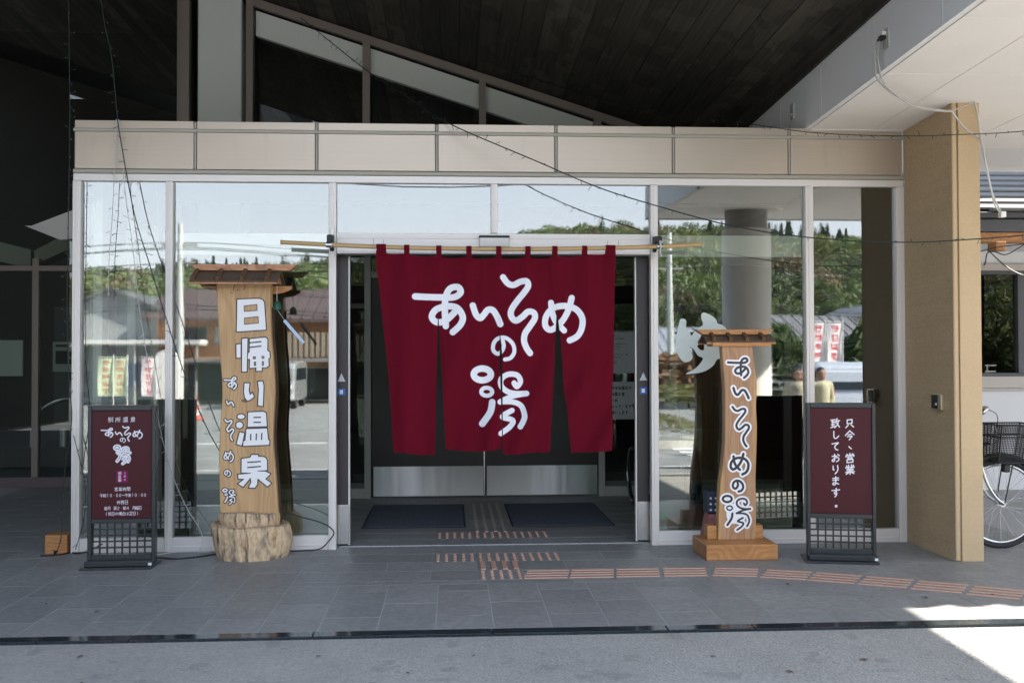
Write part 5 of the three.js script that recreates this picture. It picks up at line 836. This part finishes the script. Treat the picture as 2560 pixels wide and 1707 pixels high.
// ---------------------------------------------------------------- what stands around and behind the camera: it throws the shade and is mirrored in the panes
{
  const t = thing('tiled_gate_roof', 'open tiled-roof shelter outside the frame on the right, throwing the shade line', 'shelter');
  const k = std([0.14, 0.15, 0.16], 0.5);
  part(t, 'roof', prism([[0.36, 3.3], [-0.8, 3.85], [-1.95, 3.3], [-1.95, 3.22], [-0.8, 3.7], [0.36, 3.22]].map(([z, y]) => [-z, y]), 6.8, 12.5).rotateY(Math.PI / 2), k);
  for (let i = 0; i < 20; i++) part(t, 'eave_tile', new THREE.CylinderGeometry(0.115, 0.115, 0.3, 14, 1, false).rotateX(Math.PI / 2 + 0.42).translate(6.9 + i * 0.286, 3.29, 0.3), k);
  for (const x of [7.1, 12.2]) for (const z of [-1.6, 0.05]) part(t, 'post', bx(x - 0.07, x + 0.07, 0, 3.25, z - 0.07, z + 0.07), M.batten);
  const l = thing('added_left_wing', 'unseen dark wing added outside the frame on the left to darken the hall glass', 'building'), b = std([0.014, 0.012, 0.01], 0.9);  // added unseen wing: blocks the sky that the left hall glass would mirror
  part(l, 'wall', bx(-9.2, -9.0, -0.05, 8.6, -3.9, 9), b);
  for (let i = 0; i < 12; i++) part(l, 'board', rb(-9.0, -8.98, -0.05 + i * 0.5, 0.44 + i * 0.5, -3.9, 9, 0.004), b);
  const wr = part(l, 'added_wing_roof', new THREE.BoxGeometry(6.5, 0.14, 5.9), M.black); wr.position.set(-6.25, roofAt(-6.25, 6.25) + 0.12, 6.25); wr.rotation.set(-0.031, 0, Math.atan(-0.322), 'XZY'); part(l, 'added_roof_edge', bx(-3.19, -3.1, 4.5, 6.0, 3.2, 9.2), M.black); part(l, 'added_roof_edge', bx(-9.3, -3.1, 4.5, 7.6, 9.21, 9.3), M.black);  // added roof and edges close off the remaining sky gaps in the mirror
}
const LOW = -0.5;                                                     // the car park lies half a metre lower
{
  const col = (n, u, list) => tag(n, u, list);
  const line = std([0.7, 0.7, 0.68], 0.8), kerb = std([0.42, 0.41, 0.38], 0.85);
  struct('drain_strip', bx(-12, 12, GY - 0.05, GY + 0.004, 4.42, 4.58), std([0.05, 0.05, 0.052], 0.6)); struct('drain_edge', bx(-12, 12, GY - 0.05, GY + 0.006, 4.58, 4.66), kerb);
  for (const [x0, x1, z] of [[-20, 14, 9.9], [-20, 14, 15.5]]) struct('painted_line', bx(x0, x1, LOW - 0.05, LOW + 0.004, z, z + 0.13), line);
  for (let k = 0; k < 12; k++) struct('parking_line', bx(5 + k * 2.6, 5.12 + k * 2.6, LOW - 0.05, LOW + 0.004, 17, 21.5), line);
  for (let k = 0; k < 9; k++) struct('crossing_bar', bx(4.6, 6.6, LOW - 0.05, LOW + 0.004, 10.4 + k * 0.7, 10.75 + k * 0.7), line);
}
// foliage: a crown of small random faces
function leafGeo(n, shape, size, s) {
  let q = s; const R = () => { q = (q * 1664525 + 1013904223) >>> 0; return q / 4294967296; };
  const p = [];
  for (let k = 0; k < n; k++) {
    const c = shape(R), a = R() * 6.28, b = (R() - 0.5) * 2.4, w = size * (0.6 + 0.8 * R()), U = [Math.cos(a), 0, Math.sin(a)], W = [-Math.sin(a) * Math.sin(b), Math.cos(b), Math.cos(a) * Math.sin(b)];
    const v = (x, y) => [0, 1, 2].map((i) => c[i] + U[i] * x * w + W[i] * y * w);
    p.push(...v(-0.5, -0.3), ...v(0.5, -0.35), ...v(0.1, 0.6));
  }
  const g = new THREE.BufferGeometry(); g.setAttribute('position', new THREE.Float32BufferAttribute(p, 3)); g.computeVertexNormals(); return g;
}
const cone = (R) => { const h = Math.pow(R(), 0.8), a = R() * 6.28, r = (1 - h) * 0.3 * (0.35 + 0.65 * Math.sqrt(R())) * (0.8 + 0.2 * Math.sin(h * 40)); return [r * Math.cos(a), 0.08 + 0.92 * h, r * Math.sin(a)]; };
const blob = (R) => { const th = R() * 6.28, y = R() * 2 - 1, r = 0.55 + 0.45 * Math.pow(R(), 0.5), l = 1 + 0.18 * Math.sin(3 * th + 4 * y) + 0.12 * Math.sin(7 * th), s = Math.sqrt(1 - y * y) * r * l; return [0.42 * s * Math.cos(th), 0.55 + 0.42 * y * r, 0.42 * s * Math.sin(th)]; };
const mound = (R) => { const x = R() - 0.5, z = R() - 0.5, h = Math.pow(Math.max(0, 1 - 4 * (x * x * 0.9)), 0.3) * Math.pow(Math.max(0, 1 - 4 * (z * z * 0.9)), 0.3); return [x, h * (0.25 + 0.75 * Math.pow(R(), 0.4)), z]; };
const leafMat = (c) => new THREE.MeshPhysicalMaterial({ color: rgb(...c), roughness: 1, transmission: 0.35, thickness: 0, side: THREE.DoubleSide });
{
  const hx = (x) => 15.5 + 4 * Math.sin(x * 0.021 + 1) + 2 * Math.sin(x * 0.055) + 0.06 * Math.max(0, x) - 0.03 * Math.max(0, -x - 20);
  const hill = (x, z) => LOW + (z < 62 ? 0 : hx(x) * Math.min(1, Math.pow((z - 62) / 130, 0.9)) * (z > 192 ? Math.max(0.2, 1 - (z - 192) / 200) : 1));
  const g = new THREE.PlaneGeometry(420, 260, 70, 40).rotateX(-Math.PI / 2).translate(20, 0, 190), p = g.attributes.position;
  for (let i = 0; i < p.count; i++) p.setY(i, hill(p.getX(i), p.getZ(i)) - 0.3); g.computeVertexNormals(); struct('hillside', muv(g), std([0.055, 0.07, 0.025], 0.95));
  const place = (name, label, geos, n, zr, hr, cols, wide, ok) => geos.forEach((geo, gi) => {
    const im = new THREE.InstancedMesh(geo, leafMat([1, 1, 1]), n), m = new THREE.Matrix4(), q = new THREE.Quaternion(), c = new THREE.Color(); im.name = numbered(name);
    for (let k = 0; k < n; k++) { let z, x; do { z = rr(...zr); x = rr(-0.62, 0.78) * (z + 30); } while (ok && !ok(x / (z + 7.4))); const h = rr(...hr); q.setFromAxisAngle(new THREE.Vector3(0, 1, 0), rr(0, 6.28)); m.compose(new THREE.Vector3(x, hill(x, z) - 0.5, z), q, new THREE.Vector3(h * wide, h, h * wide)); im.setMatrixAt(k, m); const t = rr(0.65, 1.3), b = cols[Math.floor(rnd() * cols.length)]; im.setColorAt(k, c.setRGB(b[0] * t, b[1] * t, b[2] * t)); }
    tag(im, label, 'forest'); im.userData.kind = 'stuff'; im.castShadow = im.receiveShadow = true; scene.add(im);
  });
  place('conifer_forest', 'dark conifers along the hill crest mirrored in the panes', [leafGeo(520, cone, 0.06, 11)], 420, [130, 215], [5, 8.5], [[0.055, 0.085, 0.045], [0.065, 0.1, 0.05], [0.08, 0.11, 0.05]], 0.8, (q) => (q > -0.29 && q < -0.19) || (q > 0.27 && q < 0.5) || hash(Math.floor(q * 400), 1, 4) < 0.1);
  place('broadleaf_forest', 'yellow-green broadleaf trees on the hillside mirrored in the panes', [leafGeo(900, blob, 0.06, 21), leafGeo(900, blob, 0.055, 33)], 1100, [64, 218], [3.5, 7.5], [[0.13, 0.17, 0.055], [0.11, 0.15, 0.05], [0.15, 0.17, 0.06], [0.1, 0.14, 0.055], [0.16, 0.13, 0.07]], 1);
}
const shrub = (label, x, z, w, h, d, c, n, s) => { const t = thing('shrub', label, 'shrub', [x, LOW, z]); const g = leafGeo(n, mound, 0.12, s).scale(w, h, d); part(t, 'foliage', g, leafMat(c)); part(t, 'stem', [rod([0, 0, 0], [0, h * 0.6, 0], 0.05), rod([w * 0.2, 0, 0], [w * 0.25, h * 0.5, 0], 0.03)], M.barkDark); };
{
  const t = thing('clipped_hedge', 'low clipped hedge on a kerbed island in the car park, mirrored right of the doorway', 'hedge', [3.75, LOW, 14.2]);
  part(t, 'kerb', new THREE.CylinderGeometry(1, 1, 0.16, 40).scale(1.9, 1, 0.85).translate(0, 0.08, 0), std([0.42, 0.41, 0.38], 0.85)); part(t, 'foliage', leafGeo(5200, mound, 0.028, 5).scale(3.2, 0.62, 1.35).translate(0, 0.14, 0), leafMat([0.12, 0.12, 0.025]));
}
shrub('brown autumn shrubs behind the mirrored silver car', 9.2, 34, 5, 2.1, 2.5, [0.16, 0.085, 0.04], 900, 3); shrub('tall dark green shrub beside the mirrored white rail', 12.2, 31, 3.4, 3.3, 2.2, [0.05, 0.085, 0.02], 1200, 4);
shrub('broad green shrub at the right behind the mirrored banners', 17.2, 29, 5.5, 3.8, 2.6, [0.06, 0.09, 0.022], 1500, 6); shrub('low yellow-green grass bank shrub in the mirrored car park edge', 9, 30.5, 9, 0.9, 1.4, [0.16, 0.16, 0.05], 1500, 8);
// houses across the road
function house(name, label, x, z, w, d, he, hr, o) {
  const t = thing(name, label, 'house', [x, LOW, z], o.ry || 0), wm = std(o.wall, 0.85), rm = std(o.roof, 0.6), dk = std([0.03, 0.03, 0.032], 0.5);
  if (o.gable) { part(t, 'wall', prism([[-w / 2, 0], [w / 2, 0], [w / 2, he], [0, hr - 0.12], [-w / 2, he]], -d / 2, d / 2), wm); for (const s of [-1, 1]) part(t, 'roof', prism([[0, hr], [s * (w / 2 + 0.5), he - 0.25], [s * (w / 2 + 0.5), he - 0.4], [0, hr - 0.15]], -d / 2 - 0.4, d / 2 + 0.4), rm); }
  else {
    part(t, 'wall', bx(-w / 2, w / 2, 0, he, -d / 2, d / 2), wm);
    part(t, 'roof', prism([[-d / 2 - 0.7, he - 0.15], [0, hr], [d / 2 + 0.7, he - 0.15], [d / 2 + 0.7, he - 0.3], [0, hr - 0.2], [-d / 2 - 0.7, he - 0.3]], -w / 2 - 0.5, w / 2 + 0.5).rotateY(Math.PI / 2), rm);
    const rib = rb(-0.035, 0.035, 0, 0.06, -0.5 * Math.hypot(d / 2 + 0.7, hr - he), 0.5 * Math.hypot(d / 2 + 0.7, hr - he), 0.01), n = Math.round(w / 0.45);
    for (let k = 0; k <= n; k++) { const m = part(t, 'roof_rib', rib, rm); m.position.set(-w / 2 - 0.4 + (w + 0.8) * k / n, (he - 0.15 + hr) / 2 - 0.01, -(d / 2 + 0.7) / 2); m.rotation.x = -Math.atan2(hr - he + 0.15, d / 2 + 0.7); }
  }
  for (const [a, b, y0, y1, m] of o.openings || []) { const f = part(t, 'window', [rb(a, b, y1, y1 + 0.06, -d / 2 - 0.07, -d / 2), rb(a, b, y0 - 0.06, y0, -d / 2 - 0.07, -d / 2), rb(a - 0.06, a, y0 - 0.06, y1 + 0.06, -d / 2 - 0.07, -d / 2), rb(b, b + 0.06, y0 - 0.06, y1 + 0.06, -d / 2 - 0.07, -d / 2)], std(o.trim || [0.3, 0.28, 0.25], 0.7)); part(f, 'pane', bx(a, b, y0, y1, -d / 2 - 0.015, -d / 2 - 0.008), m || dk); }
  return t;
}
{
  const blue = std([0.03, 0.1, 0.3], 0.7), a = house('grey_house', 'grey gabled house with a white corrugated porch roof, mirrored in the leftmost pane', -15.2, 43, 7.5, 9, 3.6, 5.1, { gable: true, wall: [0.3, 0.32, 0.33], roof: [0.09, 0.09, 0.1], openings: [[-3.2, -1.2, 0.3, 1.7], [-0.4, 1.2, 0.7, 1.8, blue], [1.8, 3, 0.2, 1.6]] });
  part(a, 'porch_roof', rb(-4.6, 4.4, 2.55, 2.72, -6.6, -4.5, 0.03), M.white); for (const x of [-4.4, -1.4, 1.6, 4.2]) part(a, 'porch_post', rod([x, 0, -6.4], [x, 2.55, -6.4], 0.06), M.alumGrey);
  const b = house('brown_house', 'two-storey brown-roofed wooden house with orange wall, mirrored behind the tall wooden sign', -8.3, 42, 9.5, 8, 3.85, 5.3, { wall: [0.46, 0.24, 0.13], roof: [0.09, 0.06, 0.058], openings: [[-3.6, -2.6, 2.6, 3.3], [-2.2, -1.4, 2.6, 3.3, std([0.5, 0.5, 0.48], 0.8)], [-4.4, -0.6, 0.1, 1.7], [0, 4.4, 0.1, 1.5]] });
  part(b, 'balcony_wall', rb(0.3, 4.7, 1.95, 3.05, -4.7, -4.55, 0.01), std([0.2, 0.16, 0.12], 0.85)); for (let k = 0; k < 18; k++) part(b, 'balcony_slat', rb(0.35 + k * 0.245, 0.5 + k * 0.245, 2.0, 3.1, -4.74, -4.701, 0.01), std([0.28, 0.22, 0.17], 0.85)); part(b, 'lower_roof', rb(-5, 5, 1.78, 1.95, -5.8, -4, 0.02), std([0.2, 0.18, 0.17], 0.7));
  house('white_house', 'white house with a grey roof among shrubs, mirrored right of the small wooden sign', 18, 46, 6, 6, 2.9, 4.2, { wall: [0.6, 0.6, 0.58], roof: [0.16, 0.16, 0.17], openings: [[-2, -0.8, 1.4, 2.4], [0.6, 1.8, 1.4, 2.4]] });
  house('grey_roofed_house', 'long low house with pale dotted grey roof, mirrored just right of the doorway', 10, 48, 9, 7, 2.2, 3.6, { wall: [0.35, 0.33, 0.3], roof: [0.24, 0.26, 0.3], openings: [[-3, -1, 0.8, 1.8], [1, 3, 0.8, 1.8]] });
  house('far_house', 'dark-roofed house high behind the shrubs, mirrored near the tan pillar', 24, 50, 7, 6, 3.6, 5, { gable: true, wall: [0.4, 0.4, 0.4], roof: [0.14, 0.15, 0.17] });
}
// poles, wires, rail, banners, cones
for (const [x, z, l] of [[-11, 34, 'concrete power pole mirrored beside the second mullion'], [9.5, 36, 'concrete power pole mirrored right of the doorway'], [-24, 30, 'concrete power pole far out on the left']]) { const t = thing('power_pole', l, 'pole', [x, LOW, z]); part(t, 'shaft', new THREE.CylinderGeometry(0.1, 0.16, 7.4, 12).translate(0, 3.7, 0), M.concrete); part(t, 'crossarm', [rb(-0.7, 0.7, 6.5, 6.6, -0.06, 0.06), rb(-0.6, 0.6, 5.8, 5.88, -0.05, 0.05)], M.alumGrey); }
{
  const w = []; for (const [y, z, s] of [[6.15, 34, 0.25], [6.0, 34.4, 0.35], [5.85, 33.7, 0.3], [5.3, 34, 0.3], [5.15, 34.3, 0.4], [4.3, 34, 0.35], [3.6, 34, 0.3], [3.45, 34.2, 0.3], [7.2, 20, 0.3], [7.0, 20.3, 0.5]]) w.push(tube([[-40, y + 0.3, z], [-24, y + 0.1, z], [-17, y - s, z], [-11, y, z], [-1, y - s * 1.4, z + 1], [9.5, y + 0.1, z + 2], [22, y - s, z + 2], [40, y + 0.2, z + 2]], 0.018, 60, 4));
  tag(part(scene, 'power_wires', w, M.black), 'bundle of thin power wires crossing the mirrored sky', 'wires');
  const r = thing('guard_rail', 'white four-bar pipe rail along the car park, mirrored behind the van', 'rail', [0, LOW, 30]); for (let k = 0; k < 4; k++) part(r, 'bar', rod([11, 0.75 + k * 0.27, 0], [24, 0.75 + k * 0.27, 0], 0.035), M.white); for (let k = 0; k < 7; k++) part(r, 'post', rod([11 + k * 2.1, 0, 0], [11 + k * 2.1, 1.6, 0], 0.04), M.white);
  const ban = (bg, ink, s) => canvasTex(96, 256, (g) => { g.fillStyle = bg; g.fillRect(0, 0, 96, 256); g.fillStyle = ink; let q = s; for (let j = 0; j < 5; j++) for (let i = 0; i < 11; i++) { q = (q * 1103515245 + 12345) & 0x7fffffff; const a = (q >> 8) % 40, b = (q >> 14) % 38; if (i % 2) g.fillRect(20 + a * 0.3, 12 + j * 48 + b, 44 - a * 0.3, 4); else g.fillRect(20 + a * 1.2, 12 + j * 48, 5, 12 + b * 0.7); } });
  for (const [x, z, bg, ink, s, l] of [[-12.6, 30, '#c3d2b0', '#b27c66', 3, 'pale green banner, leftmost of the mirrored pair'], [-12.15, 30.15, '#c3d2b0', '#b27c66', 5, 'pale green banner overlapping the leftmost one in the mirror'], [-11.05, 30, '#dcd4d5', '#bf6268', 7, 'white banner with red print beside the mirrored white arch board'], [12.0, 25, '#e6dfe0', '#b8303c', 11, 'white banner with red print, left one above the mirrored van'], [12.6, 25.05, '#e6dfe0', '#b8303c', 13, 'white banner with red print, right one above the mirrored van']]) {
    const y = x > 0 ? 1.1 : 0.3, t = thing('banner', l, 'banner', [x, LOW + y, z], Math.PI); if (x < 0) t.scale.set(1, 0.85, 1); part(t, 'pole', [rod([-0.28, -y, 0], [-0.28, 2.1, 0], 0.018), rod([-0.3, 2.0, 0], [0.28, 2.0, 0], 0.012)], M.white); const g = new THREE.BoxGeometry(0.52, 1.6, 0.006, 6, 10, 1), p = g.attributes.position; for (let i = 0; i < p.count; i++) p.setZ(i, p.getZ(i) + 0.05 * Math.sin(p.getX(i) * 7 + p.getY(i) * 2)); g.computeVertexNormals(); g.translate(0, 1.15, 0); part(t, 'cloth', planar(g, -0.26, 0.26, 0.35, 1.95), std([1, 1, 1], 0.8, { map: ban(bg, ink, s) }));
  }
  const ar = thing('arch_board', 'white round-topped board standing behind the mirrored banners', 'board', [-10.75, LOW, 31.3]); part(ar, 'board', prism([[-0.45, 0], [0.45, 0], [0.45, 1.8], [0.33, 2.15], [0, 2.3], [-0.33, 2.15], [-0.45, 1.8]], -0.05, 0.05, 0.01), M.white);
  const oc = std([0.6, 0.08, 0.03], 0.6); for (const [x, l] of [[-8.6, 'left'], [-8.1, 'right']]) { const t = thing('traffic_cone', l + ' one of two orange and white traffic cones mirrored low in the second pane', 'traffic cone', [x, LOW, 25]); part(t, 'foot', rb(-0.2, 0.2, 0, 0.04, -0.2, 0.2, 0.01), oc); for (let k = 0; k < 5; k++) part(t, 'band', new THREE.CylinderGeometry(0.15 - 0.026 * (k + 1), 0.15 - 0.026 * k, 0.13, 16).translate(0, 0.105 + k * 0.13, 0), k % 2 ? M.white : oc); }
}
// cars
function car(label, x, z, ry, color, prof, glassProf, w, o = {}) {
  const t = thing('parked_car', label, 'car', [x, LOW, z], ry), paint = new THREE.MeshPhysicalMaterial({ color: rgb(...color), roughness: 0.35, metalness: 0.4, clearcoat: 1, clearcoatRoughness: 0.05 }), gl = std([0.02, 0.025, 0.03], 0.05);
  part(t, 'body', prism(smooth(prof, 3), -w / 2, w / 2, 0.09), paint); part(t, 'side_glass', prism(glassProf, -w / 2 - 0.004, w / 2 + 0.004, 0.05), gl);
  const L = prof.reduce((m, p) => Math.max(m, p[0]), 0);
  for (const [a, y0, y1, c] of o.ends || []) for (const s of a < 0 ? [-1, 1] : [-1, 1]) part(t, a < 0 ? 'tail_lamp' : 'headlight', rb(a - 0.05, a + 0.05, y0, y1, s * w * 0.36 - 0.13, s * w * 0.36 + 0.13, 0.04), c);
  if (o.screen) for (const q of o.screen) part(t, 'windscreen', prism(q, -w * 0.4, w * 0.4, 0.02), gl);
  if (o.plate !== undefined) part(t, 'number_plate', rb(o.plate - 0.02, o.plate + 0.02, 0.62, 0.78, -0.17, 0.17, 0.004), M.white);
  for (const dx of o.axles) for (const s of [-1, 1]) { const g = new THREE.Group(); g.name = 'wheel'; g.position.set(dx, 0.3, s * (w / 2 - 0.12)); t.add(g); part(g, 'tyre', new THREE.CylinderGeometry(0.3, 0.3, 0.2, 24).rotateX(Math.PI / 2), M.rubber); part(g, 'rim', new THREE.CylinderGeometry(0.19, 0.19, 0.21, 16).rotateX(Math.PI / 2), M.steel); }
}
{
  const red = std([0.35, 0.02, 0.025], 0.25), clear = std([0.75, 0.78, 0.8], 0.15);
  car('white minivan seen from behind, mirrored beside the tan pillar', 10.1, 18.6, -1.42, [0.66, 0.69, 0.74], [[-2.2, 0.3], [2.1, 0.3], [2.2, 0.6], [2.0, 0.95], [1.2, 1.15], [0.5, 1.7], [-0.6, 1.8], [-1.9, 1.72], [-2.15, 1.1], [-2.25, 0.7]], [[1.1, 1.1], [0.45, 1.6], [-1.8, 1.6], [-1.85, 1.1]], 1.72, { axles: [-1.4, 1.4], ends: [[-2.17, 0.92, 1.18, red], [2.05, 0.7, 0.85, clear]], screen: [[[-1.96, 1.62], [-2.0, 1.62], [-2.19, 1.12], [-2.15, 1.12]]], plate: -2.27 });
  car('silver hatchback facing the entrance, mirrored just right of the doorway', 6.15, 27, 1.75, [0.5, 0.52, 0.54], [[-1.9, 0.3], [1.9, 0.3], [1.98, 0.55], [1.8, 0.85], [1.0, 1.02], [0.2, 1.48], [-1.2, 1.5], [-1.8, 1.1], [-1.95, 0.7]], [[0.85, 1.02], [0.15, 1.4], [-1.15, 1.4], [-1.6, 1.02]], 1.66, { axles: [-1.25, 1.25], ends: [[1.78, 0.7, 0.9, clear]], screen: [[[0.98, 1.05], [1.02, 1.05], [0.28, 1.46], [0.24, 1.46]]], plate: 1.98 });
  car('silver boxy van with round headlights, mirrored right of the tall wooden sign', -6.75, 33, 1.57, [0.42, 0.43, 0.44], [[-1.7, 0.3], [1.55, 0.3], [1.65, 0.6], [1.6, 1.05], [1.35, 1.75], [-1.6, 1.8], [-1.7, 1.0]], [[1.3, 1.05], [1.1, 1.6], [-1.5, 1.62], [-1.5, 1.05]], 1.5, { axles: [-1.1, 1.05], ends: [[1.6, 0.72, 0.92, clear]], screen: [[[1.64, 1.08], [1.66, 1.08], [1.44, 1.66], [1.42, 1.66]]], plate: 1.66 });
}
// two people walking up, seen only in the glass
function person(label, x, y, z, ry, coat, trousers, step) {
  const t = thing('person', label, 'person', [x, y, z], ry), capsule = (p, a, b, ra, rb2) => { const d = [b[0] - a[0], b[1] - a[1], b[2] - a[2]], l = d[0] * d[0] + d[1] * d[1] + d[2] * d[2], h = Math.max(0, Math.min(1, ((p[0] - a[0]) * d[0] + (p[1] - a[1]) * d[1] + (p[2] - a[2]) * d[2]) / l)); return Math.hypot(p[0] - a[0] - d[0] * h, p[1] - a[1] - d[1] * h, p[2] - a[2] - d[2] * h) - (ra + (rb2 - ra) * h); };
  const mesh = (bones, lo, size, res, k) => {
    const mc = new MarchingCubes(res, M.white, false, false, 60000); mc.isolation = 0;
    for (let c = 0; c < res; c++) for (let b = 0; b < res; b++) for (let a = 0; a < res; a++) { const p = [lo[0] + (a + 0) / res * size, lo[1] + b / res * size, lo[2] + c / res * size]; let d = 9; for (const q of bones) { const e = capsule(p, ...q), h = Math.max(k - Math.abs(d - e), 0) / k; d = Math.min(d, e) - h * h * k * 0.25; } mc.field[a + b * res + c * res * res] = -d; }
    mc.update(); const n = mc.count, g = new THREE.BufferGeometry(), P = mc.positionArray.slice(0, n * 3), N = mc.normalArray.slice(0, n * 3);
    for (let i = 0; i < n; i++) for (let q = 0; q < 3; q++) P[3 * i + q] = lo[q] + (P[3 * i + q] + 1) / 2 * size;
    g.setAttribute('position', new THREE.BufferAttribute(P, 3)); g.setAttribute('normal', new THREE.BufferAttribute(N, 3)); return g;
  };
  const s = step, hip = 0.86, arm = (q) => [[[q * 0.18, 1.38, 0], [q * 0.24, 1.1, -0.04], 0.05, 0.04], [[q * 0.24, 1.1, -0.04], [q * 0.2, 0.86, 0.08], 0.04, 0.032]], leg = (q) => [[[q * 0.09, hip, 0], [q * 0.1, 0.48, s * q * 0.1 + 0.03], 0.085, 0.055], [[q * 0.1, 0.48, s * q * 0.1 + 0.03], [q * 0.1, 0.08, s * q * 0.18], 0.055, 0.04], [[q * 0.1, 0.05, s * q * 0.18], [q * 0.11, 0.035, s * q * 0.18 + 0.16], 0.045, 0.035]];
  const hand = (q) => { const b = [[[q * 0.2, 0.86, 0.08], [q * 0.195, 0.8, 0.1], 0.03, 0.034]]; for (let f = 0; f < 4; f++) b.push([[q * 0.195, 0.8, 0.085 + f * 0.018], [q * 0.185, 0.72 + Math.abs(f - 1.5) * 0.008, 0.09 + f * 0.017], 0.0095, 0.008]); b.push([[q * 0.2, 0.83, 0.13], [q * 0.19, 0.77, 0.15], 0.011, 0.009]); return b; };
  const bones = [[[0, hip, 0], [0, 1.3, 0], 0.13, 0.15], [[-0.13, 1.36, 0], [0.13, 1.36, 0], 0.08, 0.08], [[0, 1.36, 0], [0, 1.5, 0.01], 0.055, 0.05], [[0, 1.54, 0.01], [0, 1.6, 0.01], 0.085, 0.095], [[0, 1.555, 0.09], [0, 1.53, 0.105], 0.012, 0.017], [[0.088, 1.57, 0], [0.09, 1.54, 0], 0.018, 0.014], [[-0.088, 1.57, 0], [-0.09, 1.54, 0], 0.018, 0.014], ...arm(1), ...arm(-1), ...leg(1), ...leg(-1)];
  part(t, 'body', [mesh(bones, [-0.9, -0.05, -0.9], 1.8, 96, 0.03), mesh(hand(1), [0.08, 0.66, 0], 0.26, 64, 0.008), mesh(hand(-1), [-0.34, 0.66, 0], 0.26, 64, 0.008)], std([0.3, 0.17, 0.12], 0.6));
  part(t, 'hair', mesh([[[0, 1.58, -0.02], [0, 1.63, -0.005], 0.1, 0.092]], [-0.2, 1.45, -0.2], 0.4, 32, 0.02), std([0.02, 0.018, 0.016], 0.6));
  const cuff = (q) => [[[q * 0.18, 1.37, 0], [q * 0.245, 1.1, -0.04], 0.068, 0.056], [[q * 0.245, 1.1, -0.04], [q * 0.205, 0.89, 0.07], 0.056, 0.046]];
  part(t, 'jacket', mesh([[[0, 0.86, 0], [0, 1.3, 0], 0.165, 0.165], [[-0.13, 1.35, 0], [0.13, 1.35, 0], 0.09, 0.09], ...cuff(1), ...cuff(-1)], [-0.6, 0.5, -0.6], 1.2, 72, 0.04), std(coat, 0.85));
  part(t, 'trousers', mesh([[[-0.07, hip, 0], [0.07, hip, 0], 0.13, 0.13], ...[1, -1].flatMap((q) => [[[q * 0.09, hip, 0], [q * 0.1, 0.48, s * q * 0.1 + 0.03], 0.1, 0.075], [[q * 0.1, 0.48, s * q * 0.1 + 0.03], [q * 0.1, 0.11, s * q * 0.18], 0.075, 0.062]])], [-0.6, -0.05, -0.6], 1.2, 72, 0.03), std(trousers, 0.85));
}
person('person in a light jacket and dark trousers walking up, left of the mirrored pair', 6.55, LOW, 11.3, Math.PI + 0.2, [0.4, 0.36, 0.26], [0.04, 0.045, 0.07], 1);
person('person in a beige jacket walking up beside the mirrored van, right of the pair', 7.15, LOW, 11.7, Math.PI - 0.1, [0.45, 0.41, 0.28], [0.05, 0.055, 0.07], -1);

// dry leaves blown onto the tiles and the forecourt
{
  const lg = new THREE.ShapeGeometry(new THREE.Shape(smooth([[-0.03, 0], [-0.012, 0.013], [0.012, 0.012], [0.032, 0], [0.012, -0.011], [-0.012, -0.012], [-0.03, 0]], 5).map((p) => new THREE.Vector2(...p))), 4).rotateX(-Math.PI / 2), p = lg.attributes.position;
  for (let i = 0; i < p.count; i++) p.setY(i, 0.9 * Math.abs(p.getZ(i)) * 0.6 + 4 * p.getX(i) * p.getX(i)); lg.computeVertexNormals();
  const lm = [std([0.07, 0.045, 0.025], 0.9), std([0.1, 0.06, 0.04], 0.9)]; lm.forEach((m) => { m.side = THREE.DoubleSide; });
  const first = tag(part(scene, 'dry_leaf', lg, lm[0]), 'small dry brown leaf lying on the ground in front of the entrance', 'leaf', 'dry leaves scattered in front of the entrance');
  [[-0.63, 2.62], [-0.2, 2.9], [0.1, 2.66], [1.22, 2.75], [-1.6, 2.95], [-1.75, 2.55], [-0.35, 3.05], [1.5, 3.0], [2.05, 1.35], [2.42, 1.72], [2.72, 1.75], [3.15, 1.7], [2.55, 1.55], [-2.3, 1.55], [-1.95, 1.75], [1.9, 2.85]].forEach(([x, z], k) => { const m = k ? first.clone() : first; if (k) { m.name = 'dry_leaf_' + String(k).padStart(3, '0'); scene.add(m); m.material = lm[k % 2]; } m.position.set(x, z < 2.2 ? 0.002 : GY + 0.002, z); m.rotation.y = k * 2.1; m.scale.setScalar(0.32 + 0.5 * hash(k, 2, 8)); });
}

renderer.render(scene, camera);
